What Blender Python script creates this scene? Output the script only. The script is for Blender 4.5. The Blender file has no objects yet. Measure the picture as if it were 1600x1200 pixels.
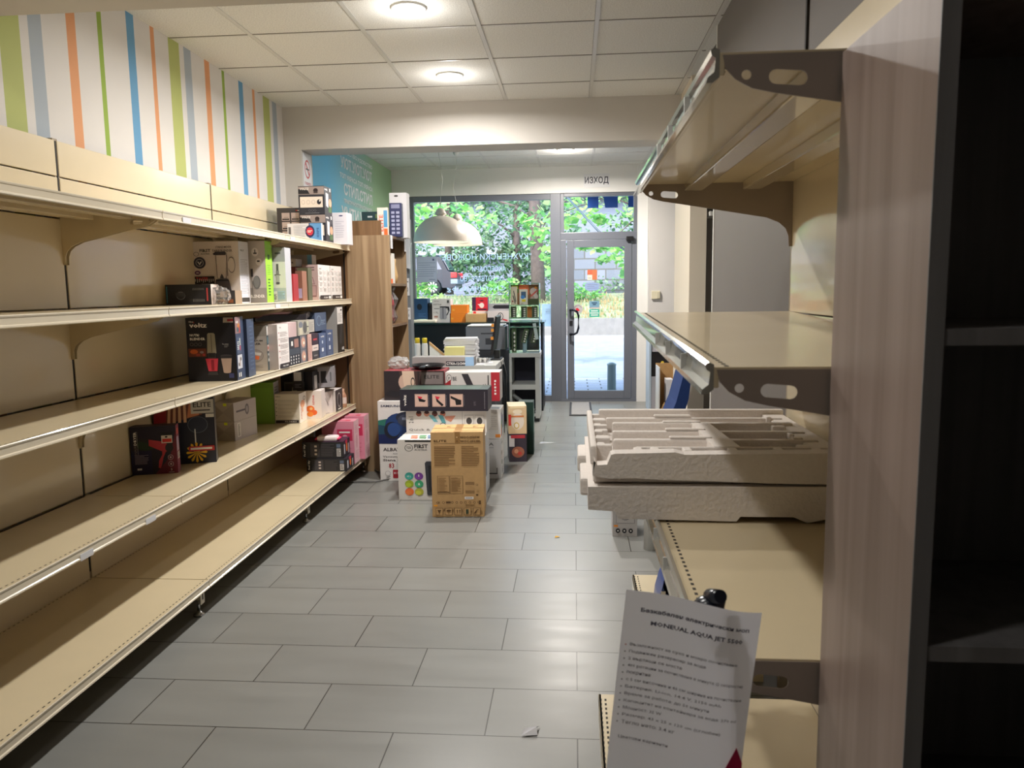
import bpy, bmesh, math, random
from mathutils import Matrix, Vector
R = math.radians
C = bpy.context.scene.collection
SC = bpy.context.scene
random.seed(7)

# ---------------------------------------------------------------- camera, sky, sun, exposure
def make_camera():
    f, vx, vy, dx = 1210.0, 97.0, 150.0, 130.0
    Yc = Vector((vx, vy, -f)).normalized()
    Uc = Vector((-dx, (f*f + vx*dx)/vy, f)).normalized()
    Xc = Yc.cross(Uc)
    # world axes seen from the camera are Xc, Yc, Uc; the inverse gives the camera's axes
    M = Matrix((Xc, Yc, Uc))
    cam = bpy.data.cameras.new('camera'); o = bpy.data.objects.new('camera', cam); C.objects.link(o)
    cam.sensor_fit = 'HORIZONTAL'; cam.sensor_width = 36.0; cam.lens = f*36.0/1600.0
    cam.clip_start = 0.05; cam.clip_end = 400
    cam.dof.use_dof = True; cam.dof.focus_distance = 5.5; cam.dof.aperture_fstop = 9.0
    o.matrix_world = Matrix.Translation((0, 0, 1.47)) @ M.to_4x4()
    SC.camera = o
make_camera()
SC.view_settings.view_transform = 'Standard'; SC.view_settings.look = 'None'
SC.view_settings.gamma = 1.0; SC.view_settings.use_curve_mapping = False
SC.view_settings.exposure = 0.14
SC.cycles.max_bounces = 7; SC.cycles.diffuse_bounces = 4; SC.cycles.glossy_bounces = 3
SC.cycles.transmission_bounces = 6; SC.cycles.transparent_max_bounces = 12
SC.cycles.caustics_reflective = False; SC.cycles.caustics_refractive = False
SC.cycles.sample_clamp_indirect = 4.0
SC.cycles.use_denoising = True

SKY = 1.05; SUN = 2.9; LAMP = 44.0; FARLAMP = 90.0; NEAR = 0.36
w = bpy.data.worlds.new('sky'); SC.world = w; w.use_nodes = True
nt = w.node_tree; nt.nodes.clear()
bg = nt.nodes.new('ShaderNodeBackground'); out = nt.nodes.new('ShaderNodeOutputWorld')
sky = nt.nodes.new('ShaderNodeTexSky'); sky.sky_type = 'NISHITA'; sky.sun_disc = False
sky.sun_elevation = R(52); sky.sun_rotation = R(200); sky.air_density = 1.2; sky.dust_density = 2.0
nt.links.new(sky.outputs[0], bg.inputs[0]); bg.inputs[1].default_value = SKY
nt.links.new(bg.outputs[0], out.inputs[0])
sun = bpy.data.lights.new('sun', 'SUN'); sun.energy = SUN; sun.angle = R(1.0); sun.color = (1, .95, .86)
so = bpy.data.objects.new('sun', sun); C.objects.link(so)
so.rotation_euler = Vector((0.35, 0.62, -0.95)).to_track_quat('-Z', 'Y').to_euler()

# ---------------------------------------------------------------- materials
def lin(c):
    c = c/255.0
    return c/12.92 if c <= 0.04045 else ((c+0.055)/1.055)**2.4
def col(c): return (lin(c[0]), lin(c[1]), lin(c[2]), 1)
MATS = {}
def mat(name, c, rough=0.5, metal=0.0, coat=0.0, noise=0.0, nscale=8, emis=None, bump=0.0, stretch=None, alpha=None):
    if name in MATS: return MATS[name]
    m = bpy.data.materials.new(name); m.use_nodes = True; n = m.node_tree; b = n.nodes['Principled BSDF']
    b.inputs['Roughness'].default_value = rough; b.inputs['Metallic'].default_value = metal
    b.inputs['Base Color'].default_value = col(c)
    if coat: b.inputs['Coat Weight'].default_value = coat; b.inputs['Coat Roughness'].default_value = 0.06
    if noise or bump:
        tc = n.nodes.new('ShaderNodeTexCoord'); no = n.nodes.new('ShaderNodeTexNoise'); no.inputs['Scale'].default_value = nscale
        no.inputs['Detail'].default_value = 5
        if stretch:
            mp = n.nodes.new('ShaderNodeMapping'); mp.inputs['Scale'].default_value = stretch
            n.links.new(tc.outputs['Object'], mp.inputs[0]); n.links.new(mp.outputs[0], no.inputs[0])
        else: n.links.new(tc.outputs['Object'], no.inputs[0])
        if noise:
            rp = n.nodes.new('ShaderNodeValToRGB'); cc = col(c)
            rp.color_ramp.elements[0].position = 0.3; rp.color_ramp.elements[1].position = 0.7
            rp.color_ramp.elements[0].color = tuple(x*(1-noise) for x in cc[:3])+(1,)
            rp.color_ramp.elements[1].color = tuple(min(1, x*(1+noise)) for x in cc[:3])+(1,)
            n.links.new(no.outputs[0], rp.inputs[0]); n.links.new(rp.outputs[0], b.inputs['Base Color'])
        if bump:
            bu = n.nodes.new('ShaderNodeBump'); bu.inputs['Strength'].default_value = bump; bu.inputs['Distance'].default_value = 0.01
            n.links.new(no.outputs[0], bu.inputs['Height']); n.links.new(bu.outputs[0], b.inputs['Normal'])
    if emis: b.inputs['Emission Color'].default_value = col(c); b.inputs['Emission Strength'].default_value = emis
    MATS[name] = m; return m
def ink(c, rough=0.42):
    return mat('ink_%02x%02x%02x' % tuple(int(v) for v in c), tuple(min(248, v*1.1) for v in c), rough)
def glowink(name, c, tf=.75):
    if name in MATS: return MATS[name]
    m = MATS[name] = ink(c).copy(); m.name = name; n = m.node_tree; tl = n.nodes.new('ShaderNodeBsdfTranslucent'); tl.inputs[0].default_value = col(c); mx = n.nodes.new('ShaderNodeMixShader'); mx.inputs[0].default_value = tf
    n.links.new(n.nodes['Principled BSDF'].outputs[0], mx.inputs[1]); n.links.new(tl.outputs[0], mx.inputs[2]); n.links.new(mx.outputs[0], n.nodes['Material Output'].inputs[0]); return m
def glassy(name, tint=(0.97, 0.99, 0.98), refl=1.0, rough=0.0, diff=0.0):
    if name in MATS: return MATS[name]
    m = bpy.data.materials.new(name); m.use_nodes = True; n = m.node_tree; n.nodes.clear()
    o = n.nodes.new('ShaderNodeOutputMaterial'); tr = n.nodes.new('ShaderNodeBsdfTransparent'); tr.inputs[0].default_value = tint+(1,)
    gl = n.nodes.new('ShaderNodeBsdfGlossy'); gl.inputs['Roughness'].default_value = rough
    fr = n.nodes.new('ShaderNodeFresnel'); fr.inputs[0].default_value = 1.45
    mx = n.nodes.new('ShaderNodeMixShader'); ml = n.nodes.new('ShaderNodeMath'); ml.operation = 'MULTIPLY'; ml.inputs[1].default_value = refl
    n.links.new(fr.outputs[0], ml.inputs[0]); n.links.new(ml.outputs[0], mx.inputs[0])
    n.links.new(tr.outputs[0], mx.inputs[1]); n.links.new(gl.outputs[0], mx.inputs[2])
    last = mx
    if diff:
        df = n.nodes.new('ShaderNodeBsdfDiffuse'); df.inputs[0].default_value = (.9, .9, .9, 1)
        m2 = n.nodes.new('ShaderNodeMixShader'); m2.inputs[0].default_value = diff
        n.links.new(mx.outputs[0], m2.inputs[1]); n.links.new(df.outputs[0], m2.inputs[2]); last = m2
    n.links.new(last.outputs[0], o.inputs[0]); MATS[name] = m; return m
def wood(name, c1, c2, scale=(18, 18, 1.2), rough=0.5):
    if name in MATS: return MATS[name]
    m = bpy.data.materials.new(name); m.use_nodes = True; n = m.node_tree; b = n.nodes['Principled BSDF']; b.inputs['Roughness'].default_value = rough
    tc = n.nodes.new('ShaderNodeTexCoord'); mp = n.nodes.new('ShaderNodeMapping'); mp.inputs['Scale'].default_value = scale
    no = n.nodes.new('ShaderNodeTexNoise'); no.inputs['Scale'].default_value = 1.6; no.inputs['Detail'].default_value = 7; no.inputs['Distortion'].default_value = 0.6
    rp = n.nodes.new('ShaderNodeValToRGB'); rp.color_ramp.elements[0].position = 0.32; rp.color_ramp.elements[1].position = 0.68
    rp.color_ramp.elements[0].color = col(c1); rp.color_ramp.elements[1].color = col(c2)
    n.links.new(tc.outputs['Object'], mp.inputs[0]); n.links.new(mp.outputs[0], no.inputs[0]); n.links.new(no.outputs[0], rp.inputs[0]); n.links.new(rp.outputs[0], b.inputs['Base Color'])
    MATS[name] = m; return m

M_cream = mat('cream_enamel', (212, 196, 163), 0.26, coat=0.25, noise=0.03, nscale=3, bump=0.06)
M_creamback = mat('cream_enamel_back', (226, 211, 180), 0.22, coat=0.5, noise=0.02, nscale=2, bump=0.35)
M_rail = mat('price_rail_plastic', (226, 214, 190), 0.2, coat=0.5)
M_slot = mat('dark_slot', (38, 33, 28), 0.7)
M_upright = mat('upright_steel', (150, 135, 112), 0.4)
M_white = mat('white_paint', (234, 232, 228), 0.7, noise=0.015, nscale=4)
M_wallwarm = mat('warm_white_paint', (206, 201, 194), 0.75, noise=0.02, nscale=4)
M_pvc = mat('grey_pvc_frame', (108, 112, 122), 0.35)
M_pvcd = mat('dark_gasket', (50, 52, 58), 0.6)
M_glass = glassy('window_glass', (0.97, 0.99, 0.985), 0.8)
M_foam = mat('polystyrene', (230, 222, 215), 0.8, noise=0.03, nscale=90, bump=0.25)
M_black = mat('black_plastic', (22, 22, 25), 0.4)
M_chrome = mat('chrome', (190, 190, 190), 0.18, metal=1.0)
M_whitep = mat('white_plastic', (225, 224, 220), 0.35)
M_paper = mat('white_paper', (222, 222, 226), 0.75)
M_kraft = mat('kraft_cardboard', (204, 164, 112), 0.75, noise=0.05, nscale=25)
M_oak = wood('oak_laminate', (132, 106, 78), (166, 140, 108), scale=(14, 14, .7))
M_oakd = wood('oak_laminate_dark', (104, 76, 48), (128, 96, 64))
M_panelwood = wood('grey_walnut_laminate', (126, 108, 98), (146, 128, 118), scale=(22, 14, .5))
M_darkpanel = wood('dark_laminate', (112, 110, 110), (128, 126, 126), scale=(20, 20, 1.0))

# ---------------------------------------------------------------- mesh helpers
class MB:
    def __init__(s): s.bm = bmesh.new(); s.mats = []
    def mi(s, m):
        if m not in s.mats: s.mats.append(m)
        return s.mats.index(m)
    def box(s, x0, x1, y0, y1, z0, z1, m, bevel=0, T=None):
        r = bmesh.ops.create_cube(s.bm, size=1); vs = r['verts']
        for v in vs: v.co = Vector((x0+(v.co.x+.5)*(x1-x0), y0+(v.co.y+.5)*(y1-y0), z0+(v.co.z+.5)*(z1-z0)))
        fs = {f for v in vs for f in v.link_faces}
        if bevel:
            r = bmesh.ops.bevel(s.bm, geom=list({e for v in vs for e in v.link_edges}), offset=bevel, segments=2, affect='EDGES', profile=0.6)
            vs = list({v for f in r['faces'] for v in f.verts} | {v for v in vs if v.is_valid}); fs = {f for v in vs for f in v.link_faces}
        if T: 
            for v in {v for f in fs for v in f.verts}: v.co = T @ v.co
        k = s.mi(m)
        for f in fs: f.material_index = k
        return s
    def poly(s, pts, m):
        vs = [s.bm.verts.new(p) for p in pts]
        try: f = s.bm.faces.new(vs); f.material_index = s.mi(m)
        except ValueError: pass
        return s
    def prism(s, pts, vec, m, T=None):
        """closed polygon pts (3D) extruded by vec"""
        vec = Vector(vec); k = s.mi(m)
        a = [Vector(p) for p in pts]; b = [p+vec for p in a]
        if T: a = [T @ p for p in a]; b = [T @ p for p in b]
        va = [s.bm.verts.new(p) for p in a]; vb = [s.bm.verts.new(p) for p in b]; n = len(va)
        fs = [s.bm.faces.new(va[::-1]), s.bm.faces.new(vb)]
        for i in range(n): fs.append(s.bm.faces.new((va[i], va[(i+1) % n], vb[(i+1) % n], vb[i])))
        bmesh.ops.recalc_face_normals(s.bm, faces=fs)
        for f in fs: f.material_index = k
        return s
    def lathe(s, prof, m, n=24, T=None, cap=True, smooth=True):
        k = s.mi(m); rings = []
        for r_, z in prof:
            rings.append([s.bm.verts.new((r_*math.cos(2*math.pi*i/n), r_*math.sin(2*math.pi*i/n), z)) for i in range(n)])
        fs = []
        for a, b in zip(rings, rings[1:]):
            for i in range(n): fs.append(s.bm.faces.new((a[i], a[(i+1) % n], b[(i+1) % n], b[i])))
        if smooth:
            for f in fs: f.smooth = True
        if cap: fs.append(s.bm.faces.new(rings[0][::-1])); fs.append(s.bm.faces.new(rings[-1]))
        for f in fs: f.material_index = k
        if T:
            for r_ in rings:
                for v in r_: v.co = T @ v.co
        return s
    def tube(s, pts, r, m, n=8, taper=None):
        pts = [Vector(p) for p in pts]; k = s.mi(m); rings = []
        for i, p in enumerate(pts):
            d = (pts[min(i+1, len(pts)-1)]-pts[max(i-1, 0)]).normalized()
            u = d.cross(Vector((0, 0, 1)))
            if u.length < 1e-3: u = d.cross(Vector((1, 0, 0)))
            u.normalize(); v = d.cross(u); rr = r if taper is None else r+(taper-r)*i/(len(pts)-1)
            rings.append([s.bm.verts.new(p+u*rr*math.cos(2*math.pi*j/n)+v*rr*math.sin(2*math.pi*j/n)) for j in range(n)])
        fs = []
        for a, b in zip(rings, rings[1:]):
            for j in range(n):
                f = s.bm.faces.new((a[j], b[j], b[(j+1) % n], a[(j+1) % n])); f.smooth = True; fs.append(f)
        fs.append(s.bm.faces.new(rings[0])); fs.append(s.bm.faces.new(rings[-1][::-1]))
        for f in fs: f.material_index = k
        return s
    def build(s, name, parent=None, T=None, loc=None):
        me = bpy.data.meshes.new(name); s.bm.to_mesh(me); s.bm.free()
        for m in s.mats: me.materials.append(m)
        o = bpy.data.objects.new(name, me); C.objects.link(o)
        if parent: o.parent = parent
        if T is not None: o.matrix_local = T
        if loc: o.location = loc
        return o
def tag(o, label=None, cat=None, group=None, kind=None):
    if label: o['label'] = label
    if cat: o['category'] = cat
    if group: o['group'] = group
    if kind: o['kind'] = kind
    return o
def struct(name, mb): return tag(mb.build(name), kind='structure')
def empty(name, label, cat, loc=(0, 0, 0), rz=0, group=None):
    o = bpy.data.objects.new(name, None); C.objects.link(o); o.location = loc; o.rotation_euler = (0, 0, R(rz)); o.empty_display_size = 0.1
    return tag(o, label, cat, group)

# lettering: each string becomes flat polygons, cached
TXT = {}
def textgeo(s, bold=0.0):
    key = (s, bold)
    if key in TXT: return TXT[key]
    cu = bpy.data.curves.new('lettering', 'FONT'); cu.body = s; cu.size = 1; cu.resolution_u = 1; cu.offset = bold
    o = bpy.data.objects.new('lettering', cu); C.objects.link(o)
    dg = bpy.context.evaluated_depsgraph_get(); ev = o.evaluated_get(dg); me = ev.to_mesh()
    V = [tuple(v.co) for v in me.vertices]; F = [tuple(p.vertices) for p in me.polygons]
    ev.to_mesh_clear(); bpy.data.objects.remove(o); bpy.data.curves.remove(cu)
    if V:
        x0 = min(v[0] for v in V); x1 = max(v[0] for v in V); y0 = min(v[1] for v in V); y1 = max(v[1] for v in V)
        V = [(v[0]-x0, v[1]-y0) for v in V]; TXT[key] = (V, F, x1-x0, y1-y0)
    else: TXT[key] = ([], [], 1, 1)
    return TXT[key]
class Art:
    """Flat print on a panel w by h metres; u, v run 0..1 from the lower left corner."""
    def __init__(s, w, h): s.w, s.h, s.mb, s.z = w, h, MB(), 0.0006
    def _z(s): s.z += 0.00025; return s.z
    def r(s, u0, v0, u1, v1, c):
        z = s._z(); m = c if isinstance(c, bpy.types.Material) else ink(c)
        s.mb.poly([(u0*s.w, v0*s.h, z), (u1*s.w, v0*s.h, z), (u1*s.w, v1*s.h, z), (u0*s.w, v1*s.h, z)], m); return s
    def p(s, pts, c):
        z = s._z(); s.mb.poly([(u*s.w, v*s.h, z) for u, v in pts], c if isinstance(c, bpy.types.Material) else ink(c)); return s
    def c(s, u, v, ru, rv, c, n=18):
        z = s._z(); s.mb.poly([((u+ru*math.cos(2*math.pi*i/n))*s.w, (v+rv*math.sin(2*math.pi*i/n))*s.h, z) for i in range(n)], ink(c)); return s
    def ring(s, u, v, ru, rv, c, bgc, t=0.85):
        s.c(u, v, ru, rv, c); s.c(u, v, ru*t, rv*t, bgc); return s
    def t(s, txt, u, v, hh, c, width=None, bold=0.01, vert=False, mirror=False):
        """hh letter height and width as fractions of the panel; (u, v) the lower left corner"""
        V, F, tw, th = textgeo(txt, bold); z = s._z(); k = s.mb.mi(c if isinstance(c, bpy.types.Material) else ink(c))
        if not V: return s
        if vert: H = hh*s.w; sc = H/th; sx = sc if width is None else width*s.h/tw
        else: H = hh*s.h; sc = H/th; sx = sc if width is None else width*s.w/tw
        vs = []
        for x, y in V:
            if vert: vs.append(s.mb.bm.verts.new((u*s.w+H-y*sc, v*s.h+x*sx, z)))
            else: vs.append(s.mb.bm.verts.new((u*s.w+x*sx, v*s.h+y*sc, z)))
        for f in F:
            try: ff = s.mb.bm.faces.new([vs[i] for i in f]); ff.material_index = k
            except ValueError: pass
        return s
    def lines(s, u0, v0, u1, v1, n, c, th=0.35, seed=1):
        rr = random.Random(seed); dv = (v1-v0)/n
        z = s._z(); m = ink(c)
        for i in range(n):
            vv = v1-(i+1)*dv+dv*(1-th)/2; ue = u1-(u1-u0)*rr.choice((0, 0, .05, .12, .3)); 
            s.mb.poly([(u0*s.w, vv*s.h, z), (ue*s.w, vv*s.h, z), (ue*s.w, (vv+dv*th)*s.h, z), (u0*s.w, (vv+dv*th)*s.h, z)], m)
        return s
def face_mat(w, d, h, face):
    if face == 'front': return Matrix(((1, 0, 0, 0), (0, 0, -1, 0), (0, 1, 0, 0), (0, 0, 0, 1)))
    if face == 'right': return Matrix(((0, 0, 1, w), (1, 0, 0, 0), (0, 1, 0, 0), (0, 0, 0, 1)))
    if face == 'left': return Matrix(((0, 0, -1, 0), (-1, 0, 0, d), (0, 1, 0, 0), (0, 0, 0, 1)))
    if face == 'top': return Matrix(((1, 0, 0, 0), (0, 1, 0, 0), (0, 0, 1, h), (0, 0, 0, 1)))
    if face == 'back': return Matrix(((-1, 0, 0, w), (0, 0, 1, d), (0, 1, 0, 0), (0, 0, 0, 1)))
def carton(name, label, cat, x, y, ang, w, h, d, z, base, group=None, tilt=0, seam=True, **art):
    """a closed carton; (x, y) is its front lower left corner, ang the direction of its front edge"""
    m = base if isinstance(base, bpy.types.Material) else ink(base, 0.5)
    mb = MB(); mb.box(0, w, 0, d, 0, h, m, bevel=min(.0015, w*.04, h*.04, d*.04))
    if seam: mb.box(0.004, w-0.004, d/2-0.0006, d/2+0.0006, h-0.0006, h+0.0004, M_slot)
    o = mb.build(name)
    o.matrix_world = Matrix.Translation((x, y, z+0.0006)) @ Matrix.Rotation(R(ang), 4, 'Z') @ Matrix.Rotation(R(tilt), 4, 'X')
    tag(o, label, cat, group)
    for face, fn in art.items():
        aw = {'front': w, 'back': w, 'right': d, 'left': d, 'top': w}[face]; ah = d if face == 'top' else h
        a = Art(aw, ah); fn(a); a.mb.build('printed_'+face, o, face_mat(w, d, h, face))
    return o
W_ = (224, 220, 216); G_ = (120, 118, 116); K_ = (26, 26, 32); DK = (60, 58, 58)

def crumple(name, label, cat, c, r, m, seed, sq=(1, 1, 1)):
    bm = bmesh.new(); bmesh.ops.create_icosphere(bm, subdivisions=3, radius=1); rr = random.Random(seed)
    for v in bm.verts:
        d = v.co.normalized(); q = 1+.22*math.sin(5*d.x+seed)*math.sin(7*d.y+2*seed)+rr.uniform(-.16, .10)
        v.co = Vector((d.x*r*q*sq[0], d.y*r*q*sq[1], max(-.8*r*sq[2], d.z*r*q*sq[2])))
    me = bpy.data.meshes.new(name); bm.to_mesh(me); bm.free(); me.materials.append(m)
    o = bpy.data.objects.new(name, me); C.objects.link(o); o.location = (c[0], c[1], c[2]+.8*r*sq[2]); return tag(o, label, cat)

# ================================================================= THE ROOM
# floor: 61 x 31 cm grey stone tiles, running bond
m = bpy.data.materials.new('stone_floor_tiles'); m.use_nodes = True; n = m.node_tree; b = n.nodes['Principled BSDF']
tc = n.nodes.new('ShaderNodeTexCoord'); mp = n.nodes.new('ShaderNodeMapping'); mp.inputs['Location'].default_value = (0.301+6.145, -0.242+3.07*2, 0)
br = n.nodes.new('ShaderNodeTexBrick'); br.inputs['Scale'].default_value = 1; br.inputs['Brick Width'].default_value = 0.6145; br.inputs['Row Height'].default_value = 0.307
br.inputs['Mortar Size'].default_value = 0.0021; br.inputs['Mortar Smooth'].default_value = 0.0; br.inputs['Bias'].default_value = 0
br.inputs['Color1'].default_value = col((134, 134, 130)); br.inputs['Color2'].default_value = col((141, 141, 137)); br.inputs['Mortar'].default_value = col((52, 48, 44)); br.offset = 0.5
no = n.nodes.new('ShaderNodeTexNoise'); no.inputs['Scale'].default_value = 2.2; no.inputs['Detail'].default_value = 8
mp2 = n.nodes.new('ShaderNodeMapping'); mp2.inputs['Scale'].default_value = (1, 5, 1)
mx = n.nodes.new('ShaderNodeMix'); mx.data_type = 'RGBA'; mx.blend_type = 'MULTIPLY'; mx.inputs[0].default_value = 0.22
n.links.new(tc.outputs['Object'], mp.inputs[0]); n.links.new(mp.outputs[0], br.inputs[0])
n.links.new(tc.outputs['Object'], mp2.inputs[0]); n.links.new(mp2.outputs[0], no.inputs[0])
n.links.new(br.outputs['Color'], mx.inputs[6]); n.links.new(no.outputs['Fac'], mx.inputs[7]); n.links.new(mx.outputs[2], b.inputs['Base Color'])
rr = n.nodes.new('ShaderNodeMapRange'); rr.inputs[3].default_value = 0.26; rr.inputs[4].default_value = 0.42
n.links.new(no.outputs['Fac'], rr.inputs[0]); n.links.new(rr.outputs[0], b.inputs['Roughness'])
bu = n.nodes.new('ShaderNodeBump'); bu.inputs['Strength'].default_value = 0.4; bu.inputs['Distance'].default_value = 0.004; bu.invert = True
n.links.new(br.outputs['Fac'], bu.inputs['Height']); n.links.new(bu.outputs[0], b.inputs['Normal'])
M_floor = m
struct('floor', MB().box(-2.6, 3.0, -3.0, 10.18, -0.08, 0.0, M_floor))

# ceiling: suspended mineral tiles in a white T-grid
def ceilmat(name, ox, oy, px, py):
    m = bpy.data.materials.new(name); m.use_nodes = True; n = m.node_tree; b = n.nodes['Principled BSDF']; b.inputs['Roughness'].default_value = 0.9
    tc = n.nodes.new('ShaderNodeTexCoord'); no = n.nodes.new('ShaderNodeTexNoise'); no.inputs['Scale'].default_value = 160; no.inputs['Detail'].default_value = 3
    rp = n.nodes.new('ShaderNodeValToRGB'); rp.color_ramp.elements[0].position = .35; rp.color_ramp.elements[1].position = .6
    rp.color_ramp.elements[0].color = col((214, 213, 208)); rp.color_ramp.elements[1].color = col((240, 239, 234))
    n.links.new(tc.outputs['Object'], no.inputs[0]); n.links.new(no.outputs['Fac'], rp.inputs[0]); n.links.new(rp.outputs[0], b.inputs['Base Color'])
    bu = n.nodes.new('ShaderNodeBump'); bu.inputs['Strength'].default_value = 0.25; bu.inputs['Distance'].default_value = 0.002
    n.links.new(no.outputs['Fac'], bu.inputs['Height']); n.links.new(bu.outputs[0], b.inputs['Normal']); return m
M_tile = ceilmat('mineral_ceiling_tile', 0, 0, 0, 0)
M_grid = mat('white_ceiling_grid', (214, 212, 206), 0.4)
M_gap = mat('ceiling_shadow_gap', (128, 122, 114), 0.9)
CZ = 2.906
ce = MB(); ce.box(-2.35, 0.85, -3.0, 6.2, CZ, CZ+0.06, M_tile)
for k in range(-3, 4):
    x = -0.516+0.645*k
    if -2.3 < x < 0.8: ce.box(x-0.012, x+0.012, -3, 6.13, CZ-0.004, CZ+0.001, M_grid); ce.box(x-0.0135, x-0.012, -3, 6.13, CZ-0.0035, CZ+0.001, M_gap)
for k in range(-12, 3):
    y = 5.05+0.62*k
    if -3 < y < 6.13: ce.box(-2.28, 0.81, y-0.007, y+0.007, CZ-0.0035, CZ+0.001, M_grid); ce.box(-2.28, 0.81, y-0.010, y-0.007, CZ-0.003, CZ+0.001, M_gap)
struct('ceiling', ce)
CZ2 = 2.995
ce = MB(); ce.box(-2.4, 3.0, 6.3, 10.2, CZ2, CZ2+0.06, M_tile)
for k in range(-3, 6):
    x = -1.06+0.64*k+0.0
    ce.box(x-0.012, x+0.012, 6.3, 10.1, CZ2-0.004, CZ2+0.001, M_grid)
for k in range(-3, 3):
    y = 9.15+0.62*k; ce.box(-2.34, 3.0, y-0.012, y+0.012, CZ2-0.0035, CZ2+0.001, M_grid)
struct('ceiling', ce)
# roof over the shop so that daylight only enters through the front
struct('ceiling', MB().box(-2.7, 3.2, -3.2, 10.25, 3.35, 3.45, M_white))

# left wall: off-white wallpaper with coloured stripes
SG, SB_, SO, SL, SD = (184, 192, 116), (172, 182, 192), (226, 160, 112), (150, 178, 70), (104, 160, 200)
per = [(3.060, 3.182, SG), (3.236, 3.322, SB_), (3.494, 3.561, SO), (3.733, 3.770, SL), (3.987, 4.058, SD), (4.216, 4.256, SO)]
stripes = []
for k in range(-4, 3):
    for a_, b_, c_ in per: stripes.append((a_+1.345*k, b_+1.345*k, c_))
st = sorted(s for s in stripes if s[1] < 6.08)
wl = MB(); m_wp = mat('striped_wallpaper_white', (226, 222, 218), 0.7, noise=0.015, nscale=6)
y = -3.0; X0 = -2.28
for a_, b_, c_ in st:
    if a_ < -3: continue
    wl.poly([(X0, y, 0), (X0, a_, 0), (X0, a_, CZ), (X0, y, CZ)], m_wp)
    wl.poly([(X0, a_, 0), (X0, b_, 0), (X0, b_, CZ), (X0, a_, CZ)], mat('stripe_%d_%d_%d' % c_, c_, 0.7)); y = b_
wl.poly([(X0, y, 0), (X0, 6.3, 0), (X0, 6.3, CZ), (X0, y, CZ)], m_wp)
wl.box(X0-0.2, X0-0.001, -3, 6.3, -0.08, 3.4, M_white)
struct('wall_left', wl)
# pilaster and beam between the two halves of the shop
struct('wall_pilaster', MB().box(-2.5, -2.14, 6.13, 6.38, 0, 3.0, M_wallwarm))
struct('ceiling_beam', MB().box(-2.14, 0.81, 6.13, 6.42, 2.58, 3.3, M_wallwarm))
struct('ceiling_beam', MB().box(-2.28, 0.81, 2.45, 3.0, 2.55, 3.3, M_wallwarm))
# mural wall of the front half, blue running into green
m = bpy.data.materials.new('mural_blue_green'); m.use_nodes = True; n = m.node_tree; b = n.nodes['Principled BSDF']; b.inputs['Roughness'].default_value = 0.55
tc = n.nodes.new('ShaderNodeTexCoord'); sp = n.nodes.new('ShaderNodeSeparateXYZ'); mr = n.nodes.new('ShaderNodeMapRange')
mr.inputs[1].default_value = 7.4; mr.inputs[2].default_value = 9.2
rp = n.nodes.new('ShaderNodeValToRGB'); e = rp.color_ramp.elements; e[0].color = col((118, 212, 255)); e[1].color = col((170, 204, 158)); e2 = rp.color_ramp.elements.new(0.45); e2.color = col((150, 200, 204))
n.links.new(tc.outputs['Object'], sp.inputs[0]); n.links.new(sp.outputs[1], mr.inputs[0]); n.links.new(mr.outputs[0], rp.inputs[0]); n.links.new(rp.outputs[0], b.inputs['Base Color'])
mural = struct('wall_left_front', MB().box(-2.55, -2.34, 6.38, 10.2, 0, 3.3, m))
a = Art(1.0, 1.0)
MW = (232, 242, 242)
for (txt, y0, z0, hh, wd) in [('УДОБСТВО.УДОБСТВО', 7.85, 2.86, .05, 1.25), ('УЮТ.УЮТ.УЮТ', 7.85, 2.71, .12, 1.22), ('ТОП УКРАСА ТОП УКРАСА', 7.81, 2.61, .05, 1.28), ('СТИЛ.СТИЛ', 7.93, 2.445, .125, 1.12), ('ПРАКТИЧНОСТ.ПРАКТИЧНОСТ', 7.92, 2.365, .045, 1.1), ('УМТИ.УМТИ', 7.82, 2.19, .14, 1.3)]:
    a.t(txt, y0, z0, hh, MW, width=wd, bold=0.03)
lt = a.mb.build('mural_lettering', mural, Matrix(((0, 0, 1, -2.34), (1, 0, 0, 0), (0, 1, 0, 0), (0, 0, 0, 1))))
# right wall beside the aisle, the column behind it and what shows past them
rw = MB(); rw.box(0.80, 0.95, -3.0, 4.58, 0, 3.3, mat('grey_beige_paint', (108, 101, 96), 0.6, noise=0.02, nscale=3))
rw.box(0.795, 0.955, 4.58, 4.60, 0, 3.3, mat('daylit_wall_edge', (232, 230, 224), 0.4)); rw.box(0.792, 0.80, 2.84, 2.856, 2.2, 2.906, M_slot)  # wall end coloured white for the window light falling on it
struct('wall_right', rw)
struct('wall_column', MB().box(0.81, 0.925, 5.6, 6.42, 0, 3.3, mat('beige_paint', (236, 224, 204), 0.7)))
gp = MB(); gp.box(0.93, 3.0, 5.8, 5.9, 0, 3.3, mat('grey_passage_paint', (168, 160, 152), 0.7)); gp.box(0.94, 1.3, 5.55, 5.8, 1.955, 1.985, M_whitep)
struct('wall_passage', gp)
struct('wall_right_front', MB().box(2.9, 3.05, -3, 10.2, 0, 3.3, M_white))
struct('wall_back', MB().box(-2.6, 3.05, -3.2, -3.0, 0, 3.3, mat('dim_wall_paint', (150, 144, 136), 0.8)))
# shop front wall
FY = 10.05
fw = MB()
fw.box(-2.4, 3.05, FY, FY+0.18, 2.665, 3.3, M_white)                       # above the windows
fw.box(-2.4, -2.14, FY, FY+0.18, 0, 2.67, M_white)
fw.box(0.80, 0.93, FY-0.03, FY+0.18, 0, 3.0, M_white)
fw.box(0.93, 1.285, FY-0.18, FY+0.18, 0, 3.0, mat('grey_white_paint', (206, 202, 198), 0.75, noise=0.02, nscale=3))
fw.box(2.3, 3.05, FY, FY+0.18, 0, 2.67, M_white); fw.box(1.28, 2.3, FY, FY+0.18, 0, 0.35, M_white)
struct('wall_front', fw)
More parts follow.
